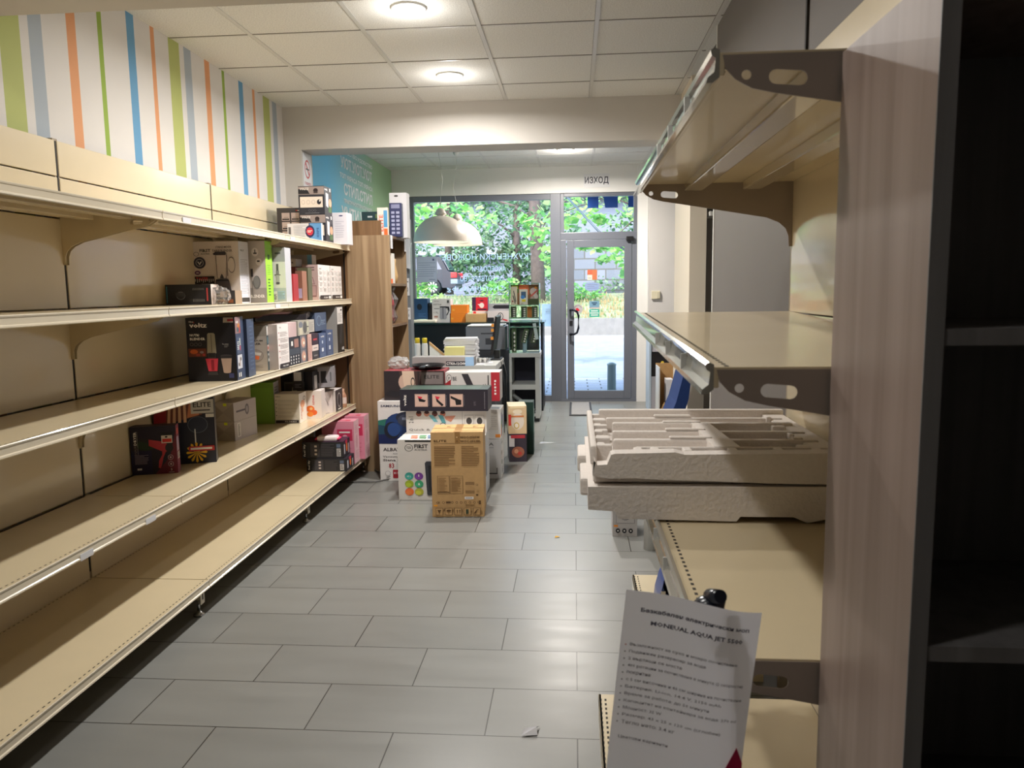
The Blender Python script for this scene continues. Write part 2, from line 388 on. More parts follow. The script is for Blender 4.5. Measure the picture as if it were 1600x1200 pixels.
# window 1: the wide shop window; window 2: fanlight over the door; window 3: right side window
def frame(x0, x1, z0, z1, t, name, y0=FY+0.02, y1=FY+0.09):
    f = MB()
    f.box(x0, x0+t, y0, y1, z0, z1, M_pvc, .004); f.box(x1-t, x1, y0, y1, z0, z1, M_pvc, .004)
    f.box(x0+t, x1-t, y0, y1, z1-t, z1, M_pvc, .004); f.box(x0+t, x1-t, y0, y1, z0, z0+t, M_pvc, .004); return f
wn = struct('window_1', frame(-2.14, -0.19, 0.0, 2.665, 0.075, 'w')); MB().box(-2.065, -0.265, FY+0.05, FY+0.056, 0.07, 2.59, M_glass).build('pane', wn)
mul = struct('window_trim_1', MB().box(-0.30, -0.17, FY+0.01, FY+0.10, 0.0, 2.665, M_pvc, .004))
wn2 = struct('window_2', frame(-0.17, 0.80, 2.13, 2.665, 0.045, 'w')); MB().box(-0.125, 0.755, FY+0.05, FY+0.056, 2.17, 2.62, M_glass).build('pane', wn2)
wn3 = struct('window_3', frame(1.285, 2.3, 0.35, 2.67, 0.05, 'w')); MB().box(1.33, 2.25, FY+0.05, FY+0.056, 0.4, 2.62, M_glass).build('pane', wn3)
# door 1
dr = MB()
for bx in [(-0.17, -0.10, 0.0, 2.08), (0.735, 0.80, 0.0, 2.08)]: dr.box(bx[0], bx[1], FY+0.01, FY+0.09, bx[2], bx[3], M_pvc, .004)
dr.box(-0.17, 0.80, FY+0.01, FY+0.09, 2.08, 2.17, M_pvc, .004); dr.box(-0.17, 0.80, FY-0.01, FY+0.12, 0, 0.03, M_pvc)
drf = struct('door_1', dr)
lf = MB()
lf.box(-0.09, 0.0, FY, FY+0.07, 0.035, 2.075, M_pvc, .004); lf.box(0.64, 0.73, FY, FY+0.07, 0.035, 2.075, M_pvc, .004)
lf.box(0.0, 0.64, FY, FY+0.07, 0.035, 0.14, M_pvc, .004); lf.box(0.0, 0.64, FY, FY+0.07, 1.985, 2.075, M_pvc, .004)
leaf = lf.build('door_leaf', drf); MB().box(0.0, 0.64, FY+0.035, FY+0.041, 0.13, 1.99, M_glass).build('pane', leaf)
hd = MB(); hx = 0.055; hd.tube([(-0.05, FY, 1.19), (-0.05, FY-.06, 1.19), (0.0, FY-.07, 1.19), (0.035, FY-.07, 1.17), (hx, FY-.07, 1.12), (hx, FY-.07, .96), (0.035, FY-.07, .90), (0.0, FY-.07, .88), (-0.05, FY-.06, .88), (-0.05, FY, .88)], 0.014, mat('dark_metal_handle', (44, 46, 56), 0.25, metal=.6))
hd.build('door_handle', leaf); MB().box(-0.06, -0.02, FY-.006, FY, .99, 1.05, M_black).build('lock', leaf)
MB().box(0.66, 0.75, FY-0.045, FY, 2.055, 2.11, M_black, .006).build('door_closer', drf)
# stickers on the door glass
a = Art(1, 1)
a.r(.17, 1.57, .295, 1.70, (178, 92, 66)); a.r(.233, 1.57, .295, 1.70, (176, 104, 72)); a.r(.17, 1.57, .233, 1.635, (196, 188, 176)); a.lines(.18, 1.59, .22, 1.60, 1, DK)
tag(a.mb.build('door_sticker', None, Matrix(((1, 0, 0, 0), (0, 0, -1, FY+.034), (0, 1, 0, 0), (0, 0, 0, 1)))), 'square sticker in red, brown and cream, topmost on the door glass', 'sticker')
a = Art(1, 1); n_ = [(.14, 1.47), (.15, 1.445), (.18, 1.435), (.28, 1.435), (.31, 1.445), (.32, 1.47), (.32, 1.50), (.31, 1.525), (.28, 1.535), (.18, 1.535), (.15, 1.525), (.14, 1.50)]
a.p(n_, glowink('lilac_paper', (196, 206, 236))); a.lines(.17, 1.455, .30, 1.52, 3, (120, 124, 150), .2)
tag(a.mb.build('door_notice', None, Matrix(((1, 0, 0, 0), (0, 0, -1, FY+.034), (0, 1, 0, 0), (0, 0, 0, 1)))), 'pale lilac rounded notice with three text lines on the door glass', 'notice')
a = Art(1, 1); a.r(.195, 1.20, .325, 1.30, (110, 146, 168)); a.r(.195, 1.20, .325, 1.22, (176, 166, 164)); a.r(.225, 1.27, .295, 1.282, (40, 60, 90)); a.r(.24, 1.25, .28, 1.262, (40, 60, 90)); a.t('Fin', .2, 1.204, .012, DK)
tag(a.mb.build('door_sticker', None, Matrix(((1, 0, 0, 0), (0, 0, -1, FY+.034), (0, 1, 0, 0), (0, 0, 0, 1)))), 'blue grey rectangular sticker directly above the green one on the door', 'sticker')
a = Art(1, 1); a.r(.195, 1.095, .325, 1.195, (58, 166, 148)); a.lines(.215, 1.165, .305, 1.181, 1, W_, .8); a.lines(.205, 1.138, .315, 1.154, 1, W_, .8); a.lines(.215, 1.112, .305, 1.128, 1, W_, .8)
tag(a.mb.build('door_sticker', None, Matrix(((1, 0, 0, 0), (0, 0, -1, FY+.034), (0, 1, 0, 0), (0, 0, 0, 1)))), 'turquoise green sticker with white writing, lowest square one on the door', 'sticker')
a = Art(1, 1); a.c(.05, 1.20, .062, .062, (170, 166, 168)); a.p([(.02, 1.205), (.045, 1.215), (.075, 1.18), (.05, 1.17), (.025, 1.18)], (190, 40, 52))
for i_ in range(7): a.c(.05+.045*math.cos(.5+i_*.35), 1.20+.045*math.sin(.5+i_*.35), .005, .007, (90, 86, 86), 6)
tag(a.mb.build('door_sticker', None, Matrix(((1, 0, 0, 0), (0, 0, -1, FY+.034), (0, 1, 0, 0), (0, 0, 0, 1)))), 'round grey sticker with a red mark behind the door handle', 'sticker')
# mirrored shop lettering on the wide window (it is read from the street)
a = Art(1, 1); LW = glowink('frosted_vinyl', (236, 246, 246))
for txt, x0, x1, z0, hh in [('"КУХНЕНСКИ НОЖОВЕ"', -.55, -1.75, 1.85, .075), ('АКСЕСОАРИ', -.88, -1.32, 1.70, .065), ('ЗА ГОТВАРСТВО', -.92, -1.48, 1.575, .07)]:
    a.t(txt, -x0, z0, hh, LW, width=abs(x1-x0), bold=0.0)
a.t('Chefsblade.bg', .88, 1.43, .085, LW, width=.78, bold=0.0)
MIR = Matrix(((-1, 0, 0, 0), (0, 0, 1, FY+.0575), (0, 1, 0, 0), (0, 0, 0, 1)))
tag(a.mb.build('window_lettering', None, MIR), 'pale mirrored shop lettering in four rows on the wide window', 'lettering')
a = Art(1, 1); a.r(.27, .98, .42, 1.27, LW)
for i_ in range(14): a.c(.335+.04*math.cos(i_*.45+3.3), 1.12+.06*math.sin(i_*.45+3.3), .004, .004, K_, 6)
for i_ in range(12): a.c(.33+(i_ % 4-1.5)*.02, 1.20-(i_//4)*.025, .006, .008, (60, 62, 70), 6)
tag(a.mb.build('window_decal', None, MIR), 'frosted white decal with a small drawn cup beside the door frame', 'decal')
a = Art(1, 1); a.r(0, 0, 1, 1, (150, 160, 186)); a.lines(.08, .2, .92, .8, 7, (100, 108, 138), .18); a.r(.78, .84, .88, .92, (70, 76, 110)); a.lines(.6, .08, .9, .13, 1, (80, 86, 120))
a.w = a.h = 1
o = a.mb.build('window_notice', None, Matrix(((.27, 0, 0, -2.05), (0, 0, -1, FY+.045), (0, .33, 0, 1.57), (0, 0, 0, 1)))); tag(o, 'pale blue printed sheet stuck inside the wide window by the grey slab', 'notice')
# exit sign
a = Art(.325, .17); a.r(0, 0, 1, 1, (206, 205, 206)); a.t('ИЗХОД', .04, .2, .58, (44, 44, 56), width=.92, bold=.02)
sg = MB().box(0, .325, 0, .004, 0, .17, M_paper).build('exit_sign'); sg.matrix_world = Matrix.Translation((0.125, FY-.004, 2.725)); tag(sg, 'white paper exit sign reading ИЗХОД above the door', 'sign')
a.mb.build('printed_front', sg, face_mat(.325, .004, .17, 'front'))
# switch on the front pillar
sw = MB().box(.965, 1.07, 9.845, 9.87, 1.32, 1.42, mat('aged_plastic', (214, 206, 180), .4), .004).build('light_switch'); tag(sw, 'yellowed double light switch on the pale pillar right of the door', 'switch')
MB().box(1.03, 1.068, 9.838, 9.846, 1.33, 1.41, mat('aged_plastic_2', (200, 192, 168), .4), .003).build('rocker', sw)
# white cable down the pillar
tag(MB().tube([(.93, 9.99, 2.60), (.928, 9.99, 1.6), (.932, 9.99, .9), (.93, 9.99, .02)], .006, M_whitep).build('wall_cable'), 'thin white cable running down the corner right of the door', 'cable')
# no smoking notice on the pilaster
a = Art(.19, .62); a.r(0, 0, 1, 1, (206, 206, 208)); a.ring(.5, .80, .34, .12, (176, 60, 66), (206, 206, 208), .8); a.p([(.28, .86), (.36, .88), (.74, .74), (.66, .72)], (176, 60, 66)); a.r(.3, .79, .7, .81, DK)
a.t('ПУШЕНЕТО', .12, .60, .035, (176, 70, 76), width=.76); a.t('ЗАБРАНЕНО', .12, .54, .035, (176, 70, 76), width=.76); a.t('БРОЙ ПИЕ', .12, .38, .06, (90, 92, 96), width=.76, bold=.02); a.lines(.12, .1, .88, .34, 5, G_, .3)
tag(a.mb.build('no_smoking_notice', None, Matrix(((0, 0, 1, -2.14), (1, 0, 0, 6.16), (0, 1, 0, 1.95), (0, 0, 0, 1)))), 'white no smoking notice with red crossed circle on the pilaster side', 'notice')

# ================================================================= LIGHTS
def downlight(x, y, z, r, e, label, power, seen=True, colr=(1.0, .965, .92)):
    o = MB().lathe([(r*1.16, z-.002), (r*1.18, z-.008), (r*1.02, z-.012), (r, z-.008), (r, z-.002)], M_whitep, 32, cap=False).build('downlight', None)
    # origin at lamp
    tag(o, label, 'ceiling light', 'recessed downlights')
    d = MB(); d.lathe([(0.0001, z-.007), (r, z-.007)], mat('lamp_diffuser_%d' % e, (255, 250, 240), .4, emis=e), 32, cap=False); d.build('diffuser', o)
    L = bpy.data.lights.new('downlight_lamp', 'AREA'); L.shape = 'DISK'; L.size = r*1.7; L.energy = power*.95; L.color = colr; L.spread = R(170)
    lo = bpy.data.objects.new('downlight_lamp', L); C.objects.link(lo); lo.parent = o; lo.location = (0, 0, z-.02)
    P_ = bpy.data.lights.new('downlight_fill', 'POINT'); P_.energy = power*.075; P_.color = colr; P_.shadow_soft_size = .05; po = bpy.data.objects.new('downlight_fill', P_); C.objects.link(po); po.parent = o; po.location = (0, 0, z-.13)  # added point lamp below the diffuser, brightens ceiling and upper walls
    o.location = (x, y, 0)
    return o
for (x, y, lb) in [(-.84, 4.116, 'round lit downlight in the ceiling, nearest the camera'), (-.83, 5.385, 'round lit downlight in the ceiling just before the beam'),
                   (-.84, 1.58, 'round lit downlight in the ceiling on the camera side of the near beam'),
                   (-.84, .31, 'added unseen downlight in the ceiling right above the camera')]:  # last one added out of view, lights the hanging sheet and bookcase front
    downlight(x, y, CZ, .078, 9, lb, LAMP*{4.116: 1, 5.385: .92, 1.58: NEAR,   .31: .14}[y])
downlight(-.09, 8.85, CZ2, .085, 3, 'small round downlight in the front ceiling near the exit sign', FARLAMP, colr=(1, .93, .85))

# ================================================================= LEFT GONDOLA SHELVING
DECKS = [0.56, 1.004, 1.406, 1.822]; XU, XB, XBK = -1.775, -1.669, -2.23
def channel(mb, x0, x1, y0, y1, z0, z1, m): mb.box(x0, x1, y0, y1, z0, z1, m, .002)
def deck(parent, y0, y1, xf, xb, z, side=-1, slots=False, seed=0, name='shelf'):
    """a steel deck with folded lip; side -1 = on the left wall (front faces +X)"""
    s = side; g = .003
    mb = MB(); a_, b_ = sorted((xf, xb)); mb.box(a_, b_, y0+g, y1-g, z-.006, z, M_cream, .0015)
    fx0, fx1 = sorted((xf, xf+s*.012)); mb.box(fx0, fx1, y0+g, y1-g, z-.038, z-.004, M_cream, .002)
    for t in (.30, .68):
        cx = xf+(xb-xf)*t; mb.box(cx-.028, cx+.028, y0+.05, y1-.05, z-.034, z-.005, M_cream, .003)
    mb.box(a_, b_, y0+g, y0+g+.004, z-.03, z-.004, M_cream); mb.box(a_, b_, y1-g-.004, y1-g, z-.03, z-.004, M_cream)
    if not slots:
        x_ = xb-s*-.0; 
        mb.box(min(xb, xb+s*-.012), max(xb, xb+s*-.012), y0+.02, y1-.02, z-.002, z+.0008, M_slot)
    o = mb.build(name, parent)
    if slots or True:
        sl = MB(); nn = int((y1-y0)/.026); xs = xf+s*.016
        for i in range(nn):
            yy = y0+.013+i*.026; sl.poly([(xs-.0022, yy-.006, z+.0006), (xs+.0022, yy-.006, z+.0006), (xs+.0022, yy+.006, z+.0006), (xs-.0022, yy+.006, z+.0006)], M_slot)
            if slots:
                xr = xb-s*.012*-1 if False else xb-s*.012
                sl.poly([(xr-.002, yy-.006, z+.0006), (xr+.002, yy-.006, z+.0006), (xr+.002, yy+.006, z+.0006), (xr-.002, yy+.006, z+.0006)], M_slot)
        sl.build('slot_row', o)
    r = MB(); p = [(0, -.036), (0, .0015), (.004, .0035), (.006, .001), (.005, -.004), (.0025, -.006), (.0025, -.028), (.006, -.031), (.007, -.036), (.004, -.039)]
    r.prism([(xf-s*q[0], y0+g, z+q[1]) for q in p], (0, y1-y0-2*g, 0), M_rail); r.build('price_rail', o)
    return o
def bracket(parent, x_front, x_back, y, z, m, side=-1):
    """tapering shelf bracket with a round hole and an oval slot near its tip"""
    L = abs(x_back-x_front); cu = bpy.data.curves.new('bracket', 'CURVE'); cu.dimensions = '2D'; cu.fill_mode = 'BOTH'; cu.extrude = .0013
    def sp(pts):
        q = cu.splines.new('POLY'); q.points.add(len(pts)-1); q.use_cyclic_u = True
        for i, (a_, b_) in enumerate(pts): q.points[i].co = (a_, b_, 0, 1)
    pr = [(0, 0), (L, 0), (L, -.215), (L-.009, -.215), (L-.012, -.18), (L-.022, -.155), (L-.045, -.135), (L-.085, -.118), (.14, -.068), (.08, -.058), (.045, -.05), (.02, -.036), (.005, -.02)]
    sp(pr)
    sp([(.036+.0075*math.cos(t*math.pi/6), -.030+.0075*math.sin(t*math.pi/6)) for t in range(12)])
    ov = [(.080+.011*math.cos(math.pi/2+t*math.pi/6), -.034+.011*math.sin(math.pi/2+t*math.pi/6)) for t in range(7)]+[(.116+.011*math.cos(-math.pi/2+t*math.pi/6), -.037+.011*math.sin(-math.pi/2+t*math.pi/6)) for t in range(7)]
    sp(ov)
    to = bpy.data.objects.new('b', cu); C.objects.link(to); dg = bpy.context.evaluated_depsgraph_get(); me = bpy.data.meshes.new_from_object(to.evaluated_get(dg)); bpy.data.objects.remove(to)
    me.materials.clear(); me.materials.append(m); o = bpy.data.objects.new('bracket', me); C.objects.link(o); o.parent = parent
    sg_ = 1 if x_back > x_front else -1
    o.matrix_local = Matrix(((sg_, 0, 0, x_front), (0, 0, 1, y), (0, 1, 0, z), (0, 0, 0, 1))); return o
def bay(y0, y1, label, last=False):
    root = empty('shelving_bay', label, 'shelving', (0, 0, 0), 0, 'cream shelving bays along the striped wall')
    gap = .008
    zs = [0.16, 0.56, 1.004, 1.406, 1.80, 1.978, 2.135]
    for i in range(6):
        MB().box(XBK-.012, XBK, y0+gap, y1-gap, zs[i]+.003, zs[i+1]-.003, M_creamback, .003).build('back_panel', root)
    u = MB(); ys = [y0]+([y1] if last else [])
    for yy in ys:
        up = MB().box(XBK-.035, XBK-.004, yy-.016, yy+.016, 0, 2.14, M_upright).box(XBK-.006, XBK-.002, yy-.005, yy+.005, .2, 2.13, M_slot); 
        for k in range(60): up.box(XBK-.003, XBK-.0015, yy-.0035, yy+.0035, .23+k*.031, .25+k*.031, M_slot)
        up.build('upright', root)
    b_ = deck(root, y0, y1, XB, XBK, 0.17, slots=True, name='base_shelf')
    for z in DECKS: deck(root, y0, y1, XU, XBK+.005, z)
    for yy in ([y0+.012, y1-.012]):
        for z in DECKS: bracket(root, XU-.012, XBK, yy, z-.008, M_cream)
    for yy in ([y0+.0]+([y1-.03] if last else [])):
        f = MB(); f.box(XBK, XB-.035, yy-.012, yy+.012, .075, .135, M_cream, .003)
        f.box(XB-.037, XB-.033, yy-.02, yy+.02, .055, .135, M_rail, .003); f.box(XB-.0335, XB-.0325, yy-.005, yy+.005, .075, .115, M_slot)
        f.lathe([(.006, .02), (.006, .07)], M_chrome, 10, T=Matrix.Translation((XB-.055, yy, 0))); f.lathe([(.026, .0), (.026, .006), (.012, .014), (.007, .022)], M_chrome, 16, T=Matrix.Translation((XB-.055, yy, 0)))
        f.build('foot', root)
    return root
BAY = [bay(1.84, 3.28, 'empty cream metal shelving bay nearest the camera on the left'),
       bay(3.28, 4.72, 'cream shelving bay holding the hair dryer and nutri blender boxes'),
       bay(4.72, 6.12, 'cream shelving bay packed with boxes, beside the oak bookcase', True)]
# price labels clipped into rails
for (y_, z_, px_, bi) in [(2.55, .545, XU+.006, 0), (2.98, .545, XU+.006, 0), (3.45, 1.815, XU+.006, 1), (4.8, 1.815, XU+.006, 2), (4.5, 1.40, XU+.006, 1)]:
    MB().box(px_-.001, px_+.0008, y_, y_+.075, z_-.026, z_-.002, M_paper).build('price_label', BAY[bi])

# ================================================================= RIGHT GONDOLA (near, right of the aisle)
M_dim = M_cream
rg = empty('shelving_bay', 'near right hand cream shelving bay carrying the white foam packing', 'shelving')
XR, XRB = 0.22, 0.735
MB().box(XRB, XRB+.012, 1.27, 2.73, .17, 1.376, M_creamback, .003).build('back_panel', rg)
MB().box(XRB, XRB+.012, 1.27, 2.73, 1.38, 2.186, M_creamback, .003).build('back_panel', rg)
for yy in (1.25, 2.745): MB().box(XRB+.004, XRB+.034, yy-.012, yy+.012, 0, 2.19, M_upright).build('upright', rg)
MB().box(XRB+.004, XRB+.034, 2.735, 2.76, 2.19, 2.195, M_upright).build('cap', rg)
M_lip = mat('clear_price_lip', (200, 198, 188), 0.12, metal=0.55, coat=0.6)
def rdeck(z0, z1, y0, y1):
    """deck falling from z1 at the far end to z0 at the near end"""
    T = Matrix(((1, 0, 0, 0), (0, 1, 0, 0), (0, (z1-z0)/(y1-y0), 1, z0-(z1-z0)/(y1-y0)*y0), (0, 0, 0, 1)))
    o = MB(); o.box(XR+.006, XRB, y0, y1, -.006, 0, M_cream, .0015, T=T); o.box(XR, XR+.010, y0, y1, -.034, 0, M_cream, .002, T=T)
    for cx in (.40, .59): o.box(cx-.03, cx+.03, y0+.06, y1-.04, -.034, -.005, mat('glossy_cream_channel', (206, 190, 160), .14, coat=.8), .004, T=T)
    ob = o.build('shelf', rg)
    sl = MB()
    for i in range(int((y1-y0)/.026)):
        yy = y0+.012+i*.026; sl.box(XR+.020, XR+.0265, yy-.006, yy+.005, -.0005, .0006, M_slot, T=T); sl.box(XR+.020, XR+.0265, yy-.006, yy+.005, -.0068, -.0058, M_slot, T=T)
    sl.build('slot_row', ob)
    r = MB(); q = [(0.002, .004), (-.006, .008), (-.012, .004), (-.010, -.004), (-.004, -.008), (-.006, -.028), (-.016, -.036), (-.018, -.044), (-.008, -.044), (.002, -.036)]
    r.prism([(XR+a_, y0, b_) for a_, b_ in q], (0, y1-y0, 0), M_lip, T=T)
    for yy in (y0+.25, y0+.5, y0+.72): r.box(XR-.0165, XR-.006, yy, yy+.004, -.042, -.006, M_whitep, T=T)
    r.build('price_rail', ob)
    M_brk = mat('taupe_bracket_enamel', (150, 138, 128), .35)
    for yy, zz in ((y0, z0), (y1-.002, z1)): bracket(rg, XR+.006, XRB, yy, zz-.004 if yy == y0 else zz-.006, M_brk)
    return ob
rdeck(1.822, 1.822, 1.25, 2.73); rdeck(1.342, 1.382, 1.25, 2.73); rdeck(.855, .855, 1.25, 2.73)
bd = MB(); bd.box(.074, XRB, 1.25, 2.37, .15, .17, M_cream, .002); bd.box(.074, .084, 1.25, 2.37, .08, .17, M_cream, .002); bo = bd.build('base_shelf', rg)
sl = MB()
for i in range(42): sl.box(.092, .098, 1.262+i*.026, 1.274+i*.026, .1695, .1706, M_slot)
for i in range(42): sl.box(.080, .083, 1.262+i*.026, 1.274+i*.026, .1695, .1706, M_slot)
sl.build('slot_row', bo)
MB().box(.10, .7, 1.26, 1.30, 0, .15, M_cream).box(.10, .7, 2.30, 2.34, 0, .15, M_cream).build('foot', rg)
fb = empty('shelf_plinth', 'low cream perforated base shelf beyond the near right shelving', 'shelf')
MB().box(.26, .735, 2.76, 3.43, .15, .17, M_cream, .002).box(.26, .27, 2.76, 3.43, .09, .17, M_cream, .002).build('base_shelf', fb)
sl = MB()
for i in range(25):
    for xx in (.266, .28): sl.box(xx, xx+.005, 2.772+i*.026, 2.784+i*.026, .1695, .1706, M_slot)
sl.build('slot_row', fb); MB().box(.30, .7, 2.8, 2.84, 0, .15, M_cream).box(.30, .7, 3.3, 3.34, 0, .15, M_cream).build('foot', fb)

# ---- polystyrene packing lying across the shelf
def foam(name, label, z0, lower):
    root = None; mb = MB(); rr = random.Random(3)
    x0, x1, y0, y1 = .035, .715, 2.0, 2.72
    if lower:
        pts = [(x0, z0), (x0, z0+.062), (x1, z0+.066), (x1, z0-.004), (.60, z0-.03), (.565, z0-.015), (.43, z0-.015), (.42, z0-.028), (.30, z0-.026), (.115, z0-.024), (.105, z0-.004)]
        mb.prism([(a_, y0, b_) for a_, b_ in pts], (0, .70, 0), M_foam)
        mb.box(x0-.02, x0+.01, y0+.1, y0+.3, z0+.01, z0+.06, M_foam, .008); mb.box(x0-.026, x0+.01, y0+.42, y0+.6, z0+.0, z0+.055, M_foam, .01)
        o = mb.build(name)
        t = .0
    else:
        zt = z0+.085
        mb.box(x0+.014, x1-.002, y0+.03, y1, z0-.003, z0+.032, M_foam, .004)                        # floor of the moulding
        # broken front wall
        fr = [(x0+.012, z0+.03), (x0+.02, z0+.058), (.05, z0+.062), (.058, z0+.05), (.085, z0+.052), (.095, z0+.078), (.105, zt-.004), (.2, zt-.002), (.26, zt), (.285, zt-.006), (x1, zt), (x1, z0+.002), (.5, z0+.004), (.36, z0+.009), (.22, z0+.012), (.15, z0+.016), (.09, z0+.014), (x0+.012, z0+.022)]
        mb.prism([(a_, y0, b_) for a_, b_ in fr], (0, .05, 0), M_foam)
        # little pockets along the front wall's top
        ybars = [y0+.05, y0+.20, y0+.33, y0+.46, y0+.58, y0+.70]
        mb.box(x0+.13, x1, y0+.085, y0+.10, z0+.02, zt-.004, M_foam, .005)
        for cx in (.17, .215, .30, .42, .54, .64): mb.box(cx-.012, cx+.012, y0+.045, y0+.09, z0+.02, zt-.004, M_foam, .005)
        for i, yb in enumerate(ybars[1:-1]):
            a_ = x0+.08+rr.uniform(-.01, .015)
            mb.box(a_, x1-.03, yb, yb+.026, z0+.02, zt-.003-rr.uniform(0, .006), M_foam, .007)
            mb.box(a_+.16, a_+.28, yb+.008, yb+.028, zt-.006, zt+.001, M_foam, .004)
        mb.prism([(.375, y0+.09, z0+.03), (.445, y0+.09, z0+.03), (.425, y0+.47, z0+.03), (.370, y0+.47, z0+.03)], (0, 0, .052), M_foam)   # slanted cross rib
        mb.box(x0+.008, x0+.026, y0+.09, y1, z0+.03, zt-.002, M_foam, .006)            # left wall with teeth
        for i in range(11):
            yy = y0+.12+i*.052; mb.box(x0+.02, x0+.05+.018*(i % 3 != 1), yy, yy+.026, z0+.028, zt-.006-.006*(i % 2), M_foam, .004)
        mb.box(x1-.075, x1, y0+.05, y1, z0+.03, zt-.012, M_foam, .008)
        mb.box(x0+.05, x1, y1-.03, y1, z0+.02, zt+.003, M_foam, .006)
        for i in range(6): mb.box(x1-.11+.012*(i % 3), x1-.07, y0+.12+i*.09, y0+.15+i*.09, z0+.03, zt-.008+.006*(i % 2), M_foam, .005)
        o = mb.build(name)
    return tag(o, label, 'foam packing', 'foam packing on the right shelf')
foam('foam_packing', 'smooth lower slab of white foam packing, beneath the ribbed piece', .888, True)
foam('foam_packing', 'ribbed white polystyrene packing tray with broken corner, topmost on the shelf', .958, False)

# ---- wooden bookcase at the right edge of the picture
bk = empty('bookcase', 'tall walnut bookcase with dark open shelves at the right edge', 'bookcase')
MB().box(.400, .421, .922, 1.240, 0, 1.813, M_panelwood).box(.400, .421, .920, .922, 0, 1.813, M_darkpanel).build('side_panel', bk)
MB().box(1.28, 1.30, .922, 1.240, 0, 1.813, M_panelwood).build('side_panel', bk)
MB().box(.421, 1.28, 1.228, 1.240, 0, 1.813, M_darkpanel).build('back_panel', bk)
for zz in (.04, .37, .69, 1.018, 1.399): MB().box(.421, 1.28, .922, 1.228, zz, zz+.019, M_darkpanel).build('shelf', bk)
MB().box(.421, 1.28, .922, 1.228, 1.794, 1.813, M_panelwood).build('top_panel', bk)

# ---- mop with its printed price sheet
mp_ = empty('floor_mop', 'dark handled floor mop standing before the right shelving', 'mop', (0.215, 1.10, 0))
MB().tube([(0, .055, .03), (0, .055, .5), (0, .05, .93)], .013, mat('mop_grey', (90, 92, 98), .3, metal=.5), 12).build('pole', mp_)
MB().tube([(0, .05, .92), (-.002, .045, .98), (-.012, .03, 1.01), (-.004, .0, 1.022)], .017, mat('mop_handle_navy', (18, 24, 38), .25), 12, taper=.010).lathe([(.0001, -.024), (.012, -.02), (.02, -.008), (.021, .006), (.014, .018), (.0001, .024)], mat('mop_handle_navy', (18, 24, 38), .25), 16, T=Matrix.Translation((-.016, .03, .995)) @ Matrix.Rotation(R(75), 4, 'Y') @ Matrix.Diagonal((.8, .9, 1.1, 1))).build('handle', mp_)
MB().box(-.13, .13, .0, .11, 0.0, .045, mat('mop_base', (40, 44, 60), .4), .012).build('mop_head', mp_)
sh = MB(); nS = 16; w_, h_ = .192, .30
cols = []
def shp(u, v):  # gently curled sheet
    return Vector((u*w_, -.018*math.sin(math.pi*u)-.012*v*v+.02*(1-u)*(1-v)*.5, -v*h_+ .006*math.sin(u*5)))
vg = [[sh.bm.verts.new(shp(i/nS, j/nS)) for i in range(nS+1)] for j in range(nS+1)]
kk = sh.mi(glowink('thin_paper', (222, 222, 230), .4))
for j in range(nS):
    for i in range(nS):
        f = sh.bm.faces.new((vg[j][i], vg[j+1][i], vg[j+1][i+1], vg[j][i+1])); f.smooth = True
sheet = sh.build('printed_sheet')
a = Art(w_, h_)
INKS = (62, 60, 78)
a.t('Безкабелен електрически моп', .12, .895, .026, INKS, width=.80, bold=.03); a.t('MONEUAL AQUA JET 5500', .20, .835, .028, INKS, width=.68, bold=.03)
txts = ['Възможност за сухо и мокро почистване', 'Подвижен резервоар за вода', '2 въртящи се моста', '400 ротации за почистване в минута (2 скорости)', 'покритие', 'с 5 см височина и 46 см ширина на почистване', 'Батерия: Li-ion, 14.4 V, 2150 mAh', 'Време за работа: до 50 минути', 'Капацитет на контейнера за вода: 270 ml', 'Мощност: 35 W', 'Размер: 43 x 25 x 120 cm (сглобен)', 'Тегло нето: 3.4 кг']
for i, t_ in enumerate(txts):
    V, F, tw, th = textgeo(t_, .01); a.t(t_, .07, .725-i*.0345, .018, (92, 88, 96), width=min(.86, .0215*len(t_)), bold=.01)
    a.c(.04, .732-i*.0345, .006, .004, (190, 120, 110) if i == 0 else (110, 106, 110), 8)
a.t('Цветови варианти', .06, .27, .018, (92, 88, 96), width=.36); a.p([(.72, .0), (1.0, .0), (1.0, .25), (.94, .33)], (176, 24, 74))
bm = a.mb.bm; bmesh.ops.subdivide_edges(bm, edges=[e for e in bm.edges if e.calc_length() > .03], cuts=3)
for v in bm.verts:
    u, vv, zz = v.co.x/w_, 1-v.co.y/h_, v.co.z
    q = shp(u, vv); v.co = q+Vector((0, -.0006-zz*.3, 0))
a.mb.build('printed_text', sheet)
sheet.matrix_world = Matrix.Translation((.074, 1.075, 1.036)) @ Matrix.Rotation(R(6.3), 4, 'Y')
tag(sheet, 'white A4 product sheet with Cyrillic text hanging on the mop handle', 'paper sheet')

# ================================================================= BOXES ON THE LEFT SHELVES
def txtlines(a, u0, v0, u1, v1, n_, c=(110, 106, 102), sd=1): a.lines(u0, v0, u1, v1, n_, c, .3, sd)
S4, S3, S2, S1 = DECKS
TR = 'boxes on the left shelving'
